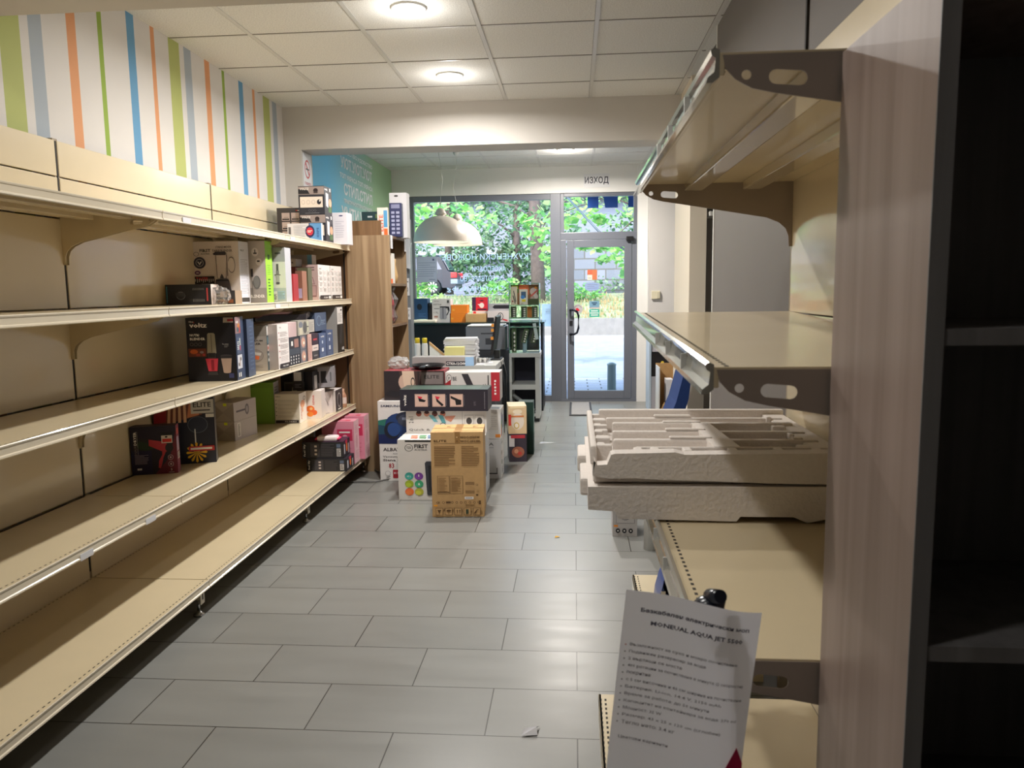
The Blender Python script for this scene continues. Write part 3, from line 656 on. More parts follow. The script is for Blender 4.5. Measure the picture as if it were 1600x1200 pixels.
# --- second shelf (eye level)
def f(a):
    a.r(0, 0, 1, 1, K_); a.r(.02, .1, .04, .9, (60, 120, 140)); a.ring(.33, .45, .10, .20, (96, 96, 100), (40, 40, 46), .8); a.r(.22, .4, .42, .6, (52, 52, 58)); a.r(.90, .18, .93, .82, (170, 60, 62))
    for i in range(9): a.r(.60+i*.03, .15, .606+i*.03, .28, (150, 148, 146)); a.r(.60+i*.03, .72, .606+i*.03, .82, (150, 148, 146))
carton('appliance_box', 'flat black jug box with a red stripe, leftmost box on the second shelf', 'box', -2.20, 4.05, 14, .235, .11, .20, S2, (212, 196, 188), TR, front=f, top=lambda a: a.r(.1, .2, .8, .8, (190, 60, 50)))
crumple('plastic_wrap', 'crumpled clear plastic wrapped item right of the flat black jug box', 'plastic wrap', (-1.965, 4.19, S2+.001), .058, glassy('clear_plastic_wrap', (.93, .92, .91), 2.2, .12, .10), 3, (.9, 1.1, .95))
def f(a):
    a.r(0, 0, 1, 1, (206, 198, 196)); a.ring(.16, .80, .055, .035, DK, (206, 198, 196), .85); a.t('FIRST', .23, .83, .05, DK, width=.22, bold=.03); a.t('AUSTRIA', .25, .79, .025, DK, width=.18)
    a.t('STANDMIXER', .55, .89, .035, (90, 84, 84), width=.32); a.t('TABLE BLENDER', .48, .83, .04, (90, 84, 84), width=.40, bold=.02)
    a.c(.22, .66, .12, .095, (50, 56, 74)); a.ring(.22, .66, .08, .062, (170, 170, 176), (50, 56, 74), .85); a.p([(.17, .68), (.22, .62), (.27, .68), (.24, .68), (.22, .65), (.20, .68)], (200, 200, 204))
    a.c(.17, .50, .06, .035, (96, 60, 100)); a.t('48h', .14, .487, .025, W_)
    a.r(.02, .14, .50, .44, (26, 26, 36)); a.t('TASTE', .13, .375, .05, (190, 60, 70), width=.24, bold=.03)
    for i in range(12): a.r(.03+i*.04, .34+.01*(i % 3), .045+i*.04, .40, (190, 188, 190))
    a.r(.24, .17, .48, .32, (190, 188, 180)); txtlines(a, .26, .19, .46, .31, 5)
    a.p([(.50, .80), (.55, .83), (.74, .83), (.79, .80), (.78, .78), (.52, .78)], (60, 58, 66))           # lid
    a.p([(.55, .78), (.78, .78), (.75, .40), (.56, .40)], (120, 114, 114)); a.p([(.565, .775), (.765, .775), (.735, .41), (.575, .41)], (196, 188, 186))
    a.ring(.86, .62, .075, .13, (120, 114, 114), (206, 198, 196), .88); a.r(.76, .45, .80, .8, (206, 198, 196)); a.r(.765, .44, .785, .79, (110, 104, 104))
    a.p([(.54, .39), (.78, .39), (.80, .36), (.53, .36)], (44, 42, 50)); a.p([(.53, .36), (.80, .36), (.88, .04), (.50, .04)], (78, 74, 82)); a.p([(.63, .44), (.66, .48), (.69, .44), (.70, .40), (.62, .40)], (60, 58, 66))
    a.c(.71, .13, .055, .07, (40, 40, 48)); a.c(.71, .14, .025, .04, (70, 100, 190))
def fs(a): a.r(0, 0, 1, 1, (200, 200, 208)); txtlines(a, .12, .15, .85, .72, 22, (150, 146, 156)); a.t('FIRST', .15, .84, .03, DK, width=.4); a.r(.1, .02, .9, .09, DK)
carton('blender_box', 'large white FIRST Austria table blender box on the second shelf', 'box', -2.262, 4.45, 0, .305, .362, .135, S2, (206, 200, 198), TR, front=f, right=fs)
def f(a): a.r(0, 0, 1, 1, (60, 60, 62)); a.r(0, 0, .3, 1, (212, 160, 84)); a.c(.5, .6, .12, .3, (96, 90, 84)); a.r(.15, .05, .5, .4, W_); a.t('ny Lamp', .3, .5, .25, W_, width=.4); a.r(.62, .5, .8, .95, (190, 170, 150)); a.r(.55, .08, .95, .35, (150, 90, 60))
carton('small_gadget_box', 'small low box with orange and grey photos before the table blender', 'box', -2.12, 4.235, 0, .225, .075, .09, S2, (150, 130, 110), TR, front=f)
def f(a):
    a.r(0, 0, 1, 1, (176, 168, 164)); a.r(0, 0, 1, .24, (142, 136, 132)); a.t('BLENDER', .06, .08, .05, W_, width=.82, bold=.03)
    a.c(.42, .82, .2, .07, (206, 200, 196)); a.p([(.3, .81), (.55, .81), (.5, .79), (.35, .79)], K_); a.r(.4, .81, .45, .86, K_)
    a.c(.62, .66, .18, .06, (206, 200, 196)); a.r(.52, .66, .68, .685, K_); a.c(.45, .33, .22, .11, (92, 92, 90)); a.c(.42, .34, .17, .095, (110, 110, 106)); a.r(.12, .42, .26, .55, (66, 60, 62)); a.r(.17, .1, .2, .42, (110, 104, 100))
def fs(a): a.r(0, 0, 1, 1, (150, 206, 62)); a.lines(.25, .1, .6, .40, 6, (70, 110, 40), .5); a.lines(.2, .45, .7, .62, 6, (90, 140, 46), .3); a.r(.3, .7, .6, .78, (70, 110, 40))
carton('blender_box', 'tall grey blender box with a lime green side panel', 'box', -1.974, 4.62, 0, .108, .372, .105, S2, (150, 206, 62), TR, front=f, right=fs)
def f(a):
    a.r(0, 0, 1, 1, (212, 208, 208)); a.r(0, .74, 1, 1, (160, 160, 166)); a.lines(.3, .87, .7, .92, 1, (90, 90, 96), .6); a.r(0, 0, 1, .26, (176, 178, 186))
    a.r(.36, .58, .52, .70, (90, 88, 92)); a.r(.33, .50, .55, .58, (130, 126, 130)); a.c(.44, .50, .22, .012, DK); a.r(.32, .36, .56, .50, (168, 164, 164)); a.c(.44, .35, .14, .02, (80, 76, 86)); a.r(.05, .02, .35, .20, W_); a.lines(.08, .04, .32, .15, 7, DK, .5); a.r(.4, .05, .9, .2, (160, 180, 206)); txtlines(a, .42, .06, .88, .19, 5)
carton('hand_blender_box', 'tall narrow white and grey hand blender box after the lime green one', 'box', -1.887, 4.76, 0, .09, .338, .10, S2, (176, 176, 180), TR, front=f)
def f(a): a.r(0, 0, 1, 1, (176, 50, 54)); a.r(.2, .2, .8, .7, (150, 38, 44)); a.t('ELITE', .1, .8, .07, W_, width=.6); a.r(.3, .05, .7, .3, (210, 120, 110))
carton('small_gadget_box', 'slim red carton standing right of the hand blender box', 'box', -1.862, 4.93, 0, .05, .178, .09, S2, (150, 44, 50), TR, front=f)
carton('small_gadget_box', 'narrow brown carton between the slim red and the olive ones', 'box', -1.852, 5.08, 0, .046, .20, .09, S2, (140, 96, 78), TR, front=lambda a: (a.r(0, 0, 1, 1, (136, 96, 80)), a.r(.15, .1, .9, .42, (170, 160, 190))))
def f(a): a.r(0, 0, 1, 1, (92, 92, 70)); a.t('ink', .2, .84, .06, W_, bold=.02); a.t('STRONG', .2, .77, .04, W_, width=.6); a.r(.15, .36, .72, .66, W_); a.r(.15, .05, .4, .33, W_); a.r(.45, .05, .72, .33, W_); a.c(.43, .5, .12, .07, DK); a.r(.38, .4, .48, .5, DK)
carton('small_gadget_box', 'olive green carton with white picture panels on the second shelf', 'box', -1.89, 5.22, 0, .076, .225, .08, S2, (84, 84, 64), TR, front=f)
for (yy, sd_, lb) in [(5.41, 1, 'pinkish white toaster box with text side, nearer of two on the second shelf'), (5.69, 2, 'white text sided box behind its pinkish twin at the end of the second shelf')]:
    def f(a): a.r(0, 0, 1, 1, (196, 170, 166)); a.lines(.3, .9, .8, .94, 1, (110, 90, 90), .7); a.lines(.45, .83, .8, .87, 1, (110, 90, 90), .7); a.p([(.4, .65), (.7, .65), (.8, .45), (.5, .45)], (150, 110, 116)); a.p([(.43, .63), (.67, .63), (.75, .47), (.52, .47)], (196, 170, 166)); a.p([(.5, .42), (.9, .42), (.88, .1), (.55, .1)], (150, 110, 110)); a.c(.6, .22, .08, .06, (70, 50, 54)); a.p([(.54, .4), (.86, .4), (.84, .14), (.58, .14)], (190, 158, 156))
    def fs(a, q=sd_): 
        a.r(0, 0, 1, 1, (218, 212, 208)); a.t('FIRST', .1, .87, .04, DK, width=.2)
        for i in range(3):
            for j in range(4): a.lines(.08+i*.31, .24+j*.16, .30+i*.31, .35+j*.16, 5, (150, 144, 140), .3, i+j*3+q); a.c(.06+i*.31, .36+j*.16, .015, .012, (180, 70, 60))
        a.r(.04, .02, .96, .14, (50, 44, 46)); a.t('FA-5344-3', .35, .05, .05, W_, width=.35); a.r(.75, .04, .92, .12, W_)
    carton('appliance_box', lb, 'box', -1.932, yy, 0, .125, .252, .272, S2, (206, 190, 186), TR, front=f, right=fs)
carton('appliance_box', 'grey white carton with a blue spine behind the text sided boxes', 'box', -2.20, 5.80, 0, .22, .34, .10, S2, (196, 192, 186), TR, front=lambda a: (a.r(0, 0, .82, 1, (190, 184, 178)), a.r(.84, 0, 1, 1, (120, 180, 210))))
o = carton('small_gadget_box', 'dark red carton behind the slim red one on the second shelf', 'box', -2.07, 5.30, 0, .14, .235, .12, S2, (112, 50, 52), TR, front=lambda a: a.r(0, 0, 1, 1, (120, 56, 56)))
carton('small_gadget_box', 'little grey carton with white end lying on the dark red one', 'box', -2.08, 5.29, 0, .16, .052, .12, S2+.237, (96, 92, 90), TR, front=lambda a: (a.r(.45, 0, 1, 1, (206, 198, 194)), a.t('ELITE 48', .58, .35, .3, DK, width=.3)))
# --- third shelf
def f(a):
    a.r(0, 0, 1, 1, (28, 27, 36)); a.t('Oliver', .06, .925, .028, W_, width=.1); a.t('voltz', .07, .845, .075, W_, width=.36, bold=.03); a.c(.165, .925, .012, .008, (200, 50, 60))
    a.t('NUTRI', .07, .71, .038, W_, width=.19, bold=.03); a.t('BLENDER', .07, .65, .04, W_, width=.31, bold=.03)
    for i in range(3): a.ring(.10+i*.085, .585, .035, .026, (120, 116, 116), (28, 27, 36), .86)
    a.r(.03, .39, .39, .52, (104, 50, 36)); a.c(.14, .47, .08, .035, (190, 90, 40)); a.c(.3, .46, .04, .02, (130, 116, 120)); a.c(.22, .42, .05, .02, (150, 60, 50)); a.c(.34, .42, .03, .02, (170, 60, 60))
    a.p([(.41, .44), (.60, .44), (.585, .74), (.56, .76), (.45, .76), (.43, .74)], (150, 144, 128)); a.r(.50, .46, .515, .74, (96, 90, 84))
    a.r(.43, .365, .58, .45, (70, 64, 64)); a.r(.44, .375, .57, .44, (30, 28, 34)); a.p([(.37, .36), (.63, .36), (.60, .16), (.42, .16)], (206, 60, 80)); a.r(.48, .17, .54, .34, (150, 30, 50)); a.p([(.42, .15), (.60, .15), (.62, .10), (.40, .10)], (60, 58, 62))
    a.c(.80, .40, .12, .022, (70, 66, 72)); a.r(.685, .355, .915, .40, (50, 48, 54)); a.p([(.69, .36), (.91, .36), (.88, .14), (.73, .14)], (196, 170, 158)); a.c(.805, .14, .075, .015, (196, 170, 158))
    a.t('Two colours', .73, .575, .018, W_, width=.13); a.lines(.77, .53, .86, .565, 2, (160, 156, 156)); a.r(.84, .05, .94, .125, (62, 68, 120)); a.p([(.77, .92), (.98, .92), (.98, 1), (.78, 1)], (170, 160, 150)); a.r(.86, .94, .98, .975, (160, 40, 50))
def fs(a):
    a.r(0, 0, 1, 1, (54, 66, 92)); a.r(.0, .74, .62, 1, (140, 110, 110)); a.t('voltz', .08, .9, .05, W_, width=.3, bold=.03); a.c(.4, .85, .14, .05, (190, 120, 60)); a.c(.3, .8, .12, .04, (60, 90, 100)); a.c(.5, .8, .08, .06, (170, 60, 60))
    a.r(.06, .42, .60, .68, (70, 84, 110)); a.r(.42, .55, .50, .66, (210, 214, 200)); a.r(.42, .47, .50, .54, (210, 60, 80)); a.lines(.1, .48, .35, .62, 5, W_, .4)
    a.r(.06, .18, .62, .40, (200, 200, 206)); a.c(.2, .25, .06, .03, DK); a.c(.45, .33, .06, .03, DK); a.r(.3, .22, .34, .36, (170, 120, 60)); a.r(.1, .05, .2, .12, W_); a.r(.3, .05, .4, .12, W_)
carton('nutri_blender_box', 'large black voltz nutri blender box with a red blender picture', 'box', -2.032, 3.922, 8, .252, .336, .15, S3, (34, 38, 54), TR, front=f, right=fs)
def fs(a): a.r(0, 0, 1, 1, (58, 72, 98)); a.lines(.3, .1, .8, .9, 12, (80, 96, 122), .3)
carton('nutri_blender_box', 'dark blue carton tucked directly behind the voltz nutri blender box', 'box', -2.05, 4.085, 8, .262, .318, .14, S3, (44, 54, 76), TR, right=fs)
def f(a):
    a.r(0, 0, 1, 1, (158, 148, 138)); a.r(0, .77, 1, 1, (138, 130, 120)); a.c(.2, .78, .14, .022, K_); a.t('VACUUM', .12, .65, .042, (84, 78, 74), width=.7, bold=.03); a.t('SEALER', .12, .585, .042, (84, 78, 74), width=.62, bold=.03)
    a.c(.48, .34, .36, .14, (128, 118, 110)); a.c(.48, .34, .33, .128, (148, 136, 128)); a.p([(.25, .44), (.75, .40), (.70, .34), (.28, .38)], (196, 188, 180)); a.p([(.26, .36), (.66, .33), (.62, .25), (.3, .28)], (206, 104, 60)); a.lines(.2, .06, .8, .14, 4, (128, 118, 110))
def fs(a): a.r(0, 0, 1, 1, (64, 84, 92)); a.r(.1, .78, .9, .98, (210, 206, 200)); a.r(.1, .6, .9, .74, (100, 130, 140)); a.r(.1, .43, .9, .57, (210, 196, 190)); a.c(.5, .5, .25, .04, (200, 80, 50)); a.r(.1, .2, .9, .38, (190, 196, 196)); a.c(.5, .3, .3, .04, DK)
carton('vacuum_sealer_box', 'taupe vacuum sealer box with a round product picture', 'box', -1.945, 4.43, 13, .13, .268, .062, S3, (150, 140, 130), TR, front=f, right=fs)
def f(a): 
    a.r(0, 0, 1, 1, (222, 214, 210)); a.t('TZS', .15, .91, .03, DK, width=.2)
    for i in range(5): a.c(.12, .81-i*.135, .035, .012, (150, 40, 60)); a.lines(.2, .72-i*.135, .92, .83-i*.135, 6, (160, 152, 150), .3, i)
    a.r(.1, .02, .98, .12, (48, 42, 44)); a.t('FA-5380', .35, .045, .04, W_, width=.5)
carton('appliance_box', 'white box side covered in small text on the third shelf', 'box', -1.772, 4.51, 88, .165, .272, .17, S3, (176, 164, 158), TR, front=f)
def f(a):
    a.r(0, 0, 1, 1, (36, 40, 50)); a.r(.12, .62, .42, .92, (50, 46, 48)); a.r(.2, .7, .36, .86, W_); a.r(.48, .62, .9, .92, (150, 110, 100)); a.r(0, .38, 1, .6, (64, 70, 80))
    for i in range(4):
        for j in range(3): a.r(.08+i*.23, .07+j*.11, .17+i*.23, .13+j*.11, (200, 198, 196))
carton('small_gadget_box', 'black box with a grid of tiny white icons on the third shelf', 'box', -1.775, 4.70, 90, .185, .18, .16, S3, (30, 32, 42), TR, front=f)
def f(a):
    a.r(0, 0, 1, 1, (206, 184, 182))
    for i in range(6): a.r(.05+i*.16, 0, .09+i*.16, 1, (170, 130, 134))
carton('small_gadget_box', 'pink and white striped small carton on top of the icon box', 'box', -1.775, 4.70, 90, .14, .092, .15, S3+.182, (200, 180, 180), TR, front=f)
def f(a): a.r(0, 0, 1, 1, (158, 152, 140)); a.c(.25, .7, .18, .2, (110, 114, 124)); a.r(.1, .05, .4, .5, (190, 182, 160)); a.c(.62, .5, .18, .4, (88, 86, 84)); a.r(.8, .2, .95, .9, (182, 180, 158)); a.r(.78, .5, .95, .56, K_)
carton('small_gadget_box', 'grey photo carton lying across the two round picture boxes', 'box', -1.775, 4.87, 90, .21, .098, .15, S3+.182, (150, 146, 136), TR, front=f)
for (i, lb) in [(0, 'grey box with a round glowing picture, lower of the pair'), (1, 'grey box with a round glowing picture, upper of the pair')]:
    def f(a): a.r(0, 0, 1, 1, (104, 104, 112)); a.c(.45, .5, .36, .44, (150, 128, 126)); a.c(.45, .5, .28, .34, (196, 150, 130)); a.c(.52, .45, .1, .12, (240, 230, 210)); a.r(.85, 0, 1, 1, (60, 58, 66))
    carton('small_gadget_box', lb, 'box', -1.775, 4.90, 90, .125, .089, .15, S3+i*.0905, (84, 84, 92), TR, front=f)
carton('small_gadget_box', 'narrow salmon pink carton right of the round picture boxes', 'box', -1.775, 5.045, 90, .075, .18, .15, S3, (190, 150, 140), TR, front=lambda a: (a.r(0, 0, 1, 1, (196, 158, 148)), a.lines(.2, .1, .8, .9, 14, (160, 116, 110), .3)))
for (z_, h_, c_, lb) in [(0, .06, (56, 54, 58), 'dark thin carton at the bottom of the narrow stack on the third shelf'), (.061, .04, (206, 190, 184), 'white thin carton in the middle of the narrow stack on the third shelf'), (.102, .078, (52, 34, 48), 'black and red small carton topping the narrow stack on the third shelf')]:
    carton('small_gadget_box', lb, 'box', -1.775, 5.13, 90, .125, h_, .15, S3+z_, c_, TR, front=lambda a, c_=c_: (a.r(0, 0, 1, 1, c_), a.r(.2, .4, .8, .55, (180, 60, 70) if c_[0] == 52 else (130, 126, 126))))
for (yy, h_, lb) in [(5.27, .172, 'slate blue voltz carton, left one of the pair on the third shelf'), (5.43, .186, 'slate blue voltz carton, right one of the pair on the third shelf')]:
    def f(a): a.r(0, 0, 1, 1, (72, 88, 122)); a.r(.0, 0, .04, 1, (40, 48, 70)); a.t('voltz', .25, .83, .08, W_, width=.5, bold=.03); a.r(.4, .58, .55, .70, (190, 200, 214)); a.r(.35, .25, .6, .4, (206, 210, 220)); a.lines(.2, .06, .8, .18, 3, (120, 134, 160))
    carton('small_gadget_box', lb, 'box', -1.775, yy, 90, .155, h_, .16, S3, (58, 70, 100), TR, front=f)
carton('small_gadget_box', 'grey text carton resting on the narrow stack of thin cartons', 'box', -1.80, 5.10, 90, .16, .085, .14, S3+.188, (168, 160, 154), TR, front=lambda a: (a.r(0, 0, 1, 1, (172, 166, 158)), a.lines(.1, .15, .9, .85, 7, (120, 114, 110), .3)))
def f(a): a.r(0, 0, 1, 1, (70, 84, 108)); a.ring(.35, .55, .2, .28, (120, 140, 160), (70, 84, 108), .85); a.lines(.55, .3, .9, .6, 3, (130, 146, 166))
carton('small_gadget_box', 'blue grey voltz carton lying on top of the slate blue pair', 'box', -1.80, 5.275, 90, .25, .13, .15, S3+.188, (66, 78, 100), TR, front=f)
def f(a): 
    a.r(0, 0, 1, 1, (30, 30, 32)); a.r(.05, .62, .85, .98, (214, 208, 204)); txtlines(a, .15, .66, .75, .86, 8); a.c(.65, .92, .12, .02, DK)
    for i in range(3): a.p([(.3+i*.1, .2), (.34+i*.1, .2), (.52+i*.09, .6), (.49+i*.09, .6)], (84, 84, 86)); a.r(.6+i*.1, .06, .66+i*.1, .12, W_)
carton('hair_tool_box', 'tall black box with a white sticker at the end of the third shelf', 'box', -1.775, 5.70, 88, .15, .352, .19, S3, (150, 146, 142), TR, front=f)
bg_ = MB(); bg_.prism([(0, 0, 0), (.22, .3, 0), (.18, .5, .02), (-.08, .42, .01), (-.12, .1, 0)], (0, 0, .035), mat('dark_bag', (44, 40, 44), .25)); bg_.tube([(.0, .0, .03), (.05, .1, .05), (.12, .22, .045), (.10, .35, .05)], .012, mat('pink_wrap', (196, 150, 150), .3), 6)
b2 = bg_.build('plastic_bag'); b2.location = (-1.99, 4.72, S3+.282); tag(b2, 'dark and pink plastic bag lying over the boxes on the third shelf', 'bag')
# --- fourth shelf
def f(a):
    a.r(0, 0, 1, 1, (34, 28, 46)); a.p([(.5, 0), (1, 0), (1, .6), (.75, .25)], (92, 26, 48)); a.p([(.75, 0), (1, 0), (1, .9)], (104, 28, 48)); a.r(0, 0, .45, .5, (30, 28, 62)); a.c(.35, .62, .22, .12, (36, 52, 40))
    a.t('HAIR', .075, .42, .055, (120, 110, 110), width=.2, vert=True); a.t('DRYER', .075, .62, .06, W_, width=.28, vert=True, bold=.03); a.r(.155, .42, .158, .9, W_)
    a.p([(.16, .76), (.42, .74), (.42, .64), (.20, .70)], (36, 34, 40)); a.p([(.40, .73), (.78, .66), (.82, .46), (.66, .48), (.40, .60)], (176, 54, 66)); a.c(.84, .54, .09, .09, (34, 32, 38))
    a.p([(.68, .5), (.77, .48), (.70, .34), (.66, .20), (.63, .12), (.58, .13), (.60, .28), (.68, .40)], (170, 50, 62))
    a.r(.68, .80, .92, .86, K_); a.r(.68, .64, .92, .80, (206, 196, 190)); a.r(.70, .66, .90, .73, (200, 50, 44)); a.c(.79, .77, .03, .018, K_)
    a.lines(.08, .22, .38, .42, 8, (150, 140, 160), .3); a.r(.12, .10, .22, .14, (200, 196, 200))
    for i, q in enumerate((.34, .20)): a.ring(.86, q, .06, .055, (190, 170, 176), (90, 26, 48), .85); a.c(.86, q, .02, .02, (190, 170, 176))
    a.t('3', .85, .06, .05, W_); a.lines(.80, .02, .92, .04, 1, W_)
def fs(a): a.r(0, 0, 1, 1, (128, 60, 80)); a.r(.1, .45, .8, .75, (190, 176, 200)); a.r(.2, .28, .9, .42, W_); a.lines(.25, .3, .85, .41, 4, DK, .5); a.r(.1, .8, .8, .92, (190, 90, 80))
carton('hair_dryer_box', 'dark red and navy hair dryer box in front on the fourth shelf', 'box', -2.222, 3.655, 18, .215, .246, .07, S4, (44, 34, 48), TR, front=f, right=fs)
def f(a):
    a.r(0, 0, 1, 1, (24, 26, 44)); a.p([(0, .55), (.8, .7), (.8, 1), (0, 1)], (110, 60, 50)); a.p([(.0, .60), (.2, .62), (.24, .98), (.05, .98)], (150, 40, 50))
    for i in range(4): a.p([(.22+i*.09, .6), (.27+i*.09, .6), (.3+i*.08, .92), (.26+i*.08, .92)], (206, 164, 130))
    a.p([(.55, .66), (.75, .7), (.78, .95), (.6, .9)], (190, 120, 84)); a.r(.62, .72, 1, .92, (190, 186, 180)); a.t('ELITE', .66, .81, .07, (50, 48, 48), width=.3, bold=.02); a.lines(.66, .74, .94, .79, 1, DK)
    a.r(.86, .66, 1, .71, (216, 212, 206)); a.ring(.72, .56, .17, .12, (90, 96, 106), (30, 36, 56), .94); a.r(.66, .3, .68, .5, (200, 200, 204))
    for i in range(12):
        t = i*math.pi/6; a.p([(.68, .16), (.68+.16*math.cos(t-.14), .16+.13*math.sin(t-.14)), (.68+.18*math.cos(t), .16+.15*math.sin(t)), (.68+.16*math.cos(t+.14), .16+.13*math.sin(t+.14))], (228, 176, 40))
    a.r(.55, .18, .98, .25, (180, 40, 44)); a.lines(.58, .195, .94, .235, 1, W_, .7)
carton('hair_care_box', 'dark elite hair box with yellow flower, behind the hair dryer box', 'box', -2.215, 3.87, 20, .30, .375, .08, S4, (40, 30, 40), TR, front=f, right=lambda a: a.r(0, 0, 1, 1, (36, 34, 44)))
for (i, lb) in [(0, 'silver grey box with yellow tag, lower of the stacked pair'), (1, 'silver grey box with yellow tag, upper of the stacked pair')]:
    def f(a): a.r(0, 0, 1, 1, (150, 142, 138)); a.p([(0, 1), (.5, .52), (1, 1)], (162, 154, 150)); a.p([(0, 0), (.5, .46), (0, 1)], (140, 132, 128)); a.p([(0, 0), (1, 0), (.5, .46)], (156, 148, 142)); a.r(.52, .84, .68, .98, (206, 220, 40))
    def fs(a, i=i):
        a.r(0, 0, 1, 1, (168, 160, 162))
        if i: a.c(.58, .5, .09, .3, (104, 98, 104)); a.c(.58, .5, .05, .18, (150, 144, 150)); a.r(.1, .46, .5, .56, (88, 82, 94))
        else: a.r(.12, .15, .26, .9, (210, 206, 204)); a.lines(.15, .2, .23, .85, 12, DK, .5)
    carton('grey_gift_box', lb, 'box', -2.225, 4.56, -6, .14, .117, .27, S4+i*.1185, (158, 150, 148), 'stacked silver grey boxes', front=f, right=fs)
carton('appliance_box', 'plain moss green box standing on the fourth shelf', 'box', -2.249, 5.141, 8, .174, .287, .15, S4, (100, 134, 52), TR, front=lambda a: (a.r(0, 0, 1, 1, (102, 136, 48)), a.r(.08, .05, .92, .88, (106, 142, 50)), a.lines(.1, .88, .3, .96, 2, (60, 80, 30))), right=lambda a: (a.r(0, 0, 1, 1, (170, 164, 166)), a.lines(.2, .5, .8, .9, 6, DK, .25)))
def f(a): 
    a.r(0, 0, 1, 1, (196, 188, 176)); a.t('FIRST', .05, .9, .04, DK, width=.2)
    for i in range(5): a.c(.06, .80-i*.13, .02, .016, DK); a.lines(.12, .72-i*.13, .92, .82-i*.13, 3, (150, 142, 132), .25, i)
    a.r(0.02, .02, .97, .12, (44, 40, 40)); a.t('FA-5414-1', .4, .045, .045, W_, width=.45)
def fs(a): a.r(0, 0, 1, 1, (226, 220, 214)); a.c(.45, .62, .3, .13, (220, 150, 110)); a.r(.35, .35, .5, .6, (226, 170, 130)); a.c(.7, .8, .16, .07, (70, 64, 64)); a.c(.7, .8, .12, .05, (226, 220, 214)); a.t('BLENDER', .2, .12, .1, (190, 90, 60), width=.4, vert=True)
carton('appliance_box', 'white box with list of text and a food photo on its side', 'box', -2.072, 5.166, 3, .170, .205, .17, S4, (206, 198, 190), TR, front=f, right=fs)
def f(a): a.r(0, 0, 1, 1, (24, 24, 34)); a.r(.1, .35, .75, .78, (96, 94, 90)); a.r(.13, .39, .72, .74, (62, 62, 58)); a.c(.42, .58, .08, .12, (200, 196, 170))
carton('appliance_box', 'black box with a small grey screen picture behind the listed text box', 'box', -2.12, 5.42, 0, .235, .335, .12, S4, (24, 24, 32), TR, front=f, right=lambda a: (a.r(0, 0, 1, 1, (50, 50, 56)), a.r(.3, .5, .8, .9, (206, 202, 200))))
def f(a):
    a.r(0, 0, 1, 1, (224, 212, 206)); a.t('REFANA', .45, .5, .12, (190, 70, 60), width=.35, vert=True, bold=.02); a.c(.3, .35, .26, .12, (226, 110, 40)); a.c(.5, .22, .22, .1, (222, 96, 40)); a.c(.28, .16, .2, .09, (230, 130, 50)); a.c(.35, .36, .1, .05, (240, 180, 120))
carton('appliance_box', 'white box with orange citrus picture on the fourth shelf', 'box', -1.93, 5.375, 8, .115, .20, .15, S4, (222, 210, 204), TR, front=f)
def f(a): a.r(0, 0, 1, 1, (212, 200, 196)); a.p([(0, .9), (.55, .35), (.6, .4), (.05, .95)], (180, 168, 166)); a.r(.05, .02, .6, .06, (180, 168, 166))
carton('appliance_box', 'small white carton with folded side beside the citrus picture box', 'box', -1.85, 5.53, 78, .135, .165, .16, S4, (206, 196, 192), TR, front=f)
carton('appliance_box', 'small carton with a dark oval picture at the fourth shelf edge', 'box', -1.80, 5.67, 90, .175, .165, .16, S4, (200, 190, 186), TR, front=lambda a: (a.r(0, 0, 1, 1, (62, 58, 62)), a.ring(.5, .5, .26, .34, (170, 166, 164), (62, 58, 62), .85), a.r(.3, .06, .7, .12, W_)))
def f(a): a.r(0, 0, 1, 1, (138, 134, 138)); a.r(.30, .22, .48, .78, (34, 32, 38)); a.p([(.54, .22), (.76, .22), (.70, .45), (.74, .8), (.54, .8)], (34, 32, 38)); a.p([(.33, .4), (.45, .7), (.42, .72)], (120, 118, 122)); a.r(.86, .3, .9, .75, (90, 88, 92)); a.lines(.05, .3, .25, .7, 4, (104, 100, 104))
carton('toaster_box', 'grey box with two black toaster silhouettes lying on the white cartons', 'box', -1.975, 5.52, 14, .21, .15, .18, S4+.205, (134, 130, 134), TR, front=f)
carton('small_gadget_box', 'slim black carton with a hanging white label beside the toaster box', 'box', -2.015, 5.37, 10, .075, .165, .07, S4+.205, (38, 36, 42), TR, front=lambda a: (a.r(0, 0, 1, 1, (44, 42, 48)), a.r(.15, .42, .85, .8, (206, 204, 206)), a.lines(.2, .1, .8, .3, 3, (120, 120, 124)))).location.z
bt = MB(); bt.lathe([(.024, 0), (.026, .01), (.026, .09), (.018, .11), (.012, .12), (.012, .145), (.0001, .148)], mat('amber_plastic', (186, 140, 112), .3), 16); bt.lathe([(.0265, .03), (.0265, .08)], ink((206, 190, 180)), 16, cap=False)
o = bt.build('bottle'); o.location = (-1.82, 5.93, S4); tag(o, 'small amber bottle with pale label at the end of the fourth shelf', 'bottle')
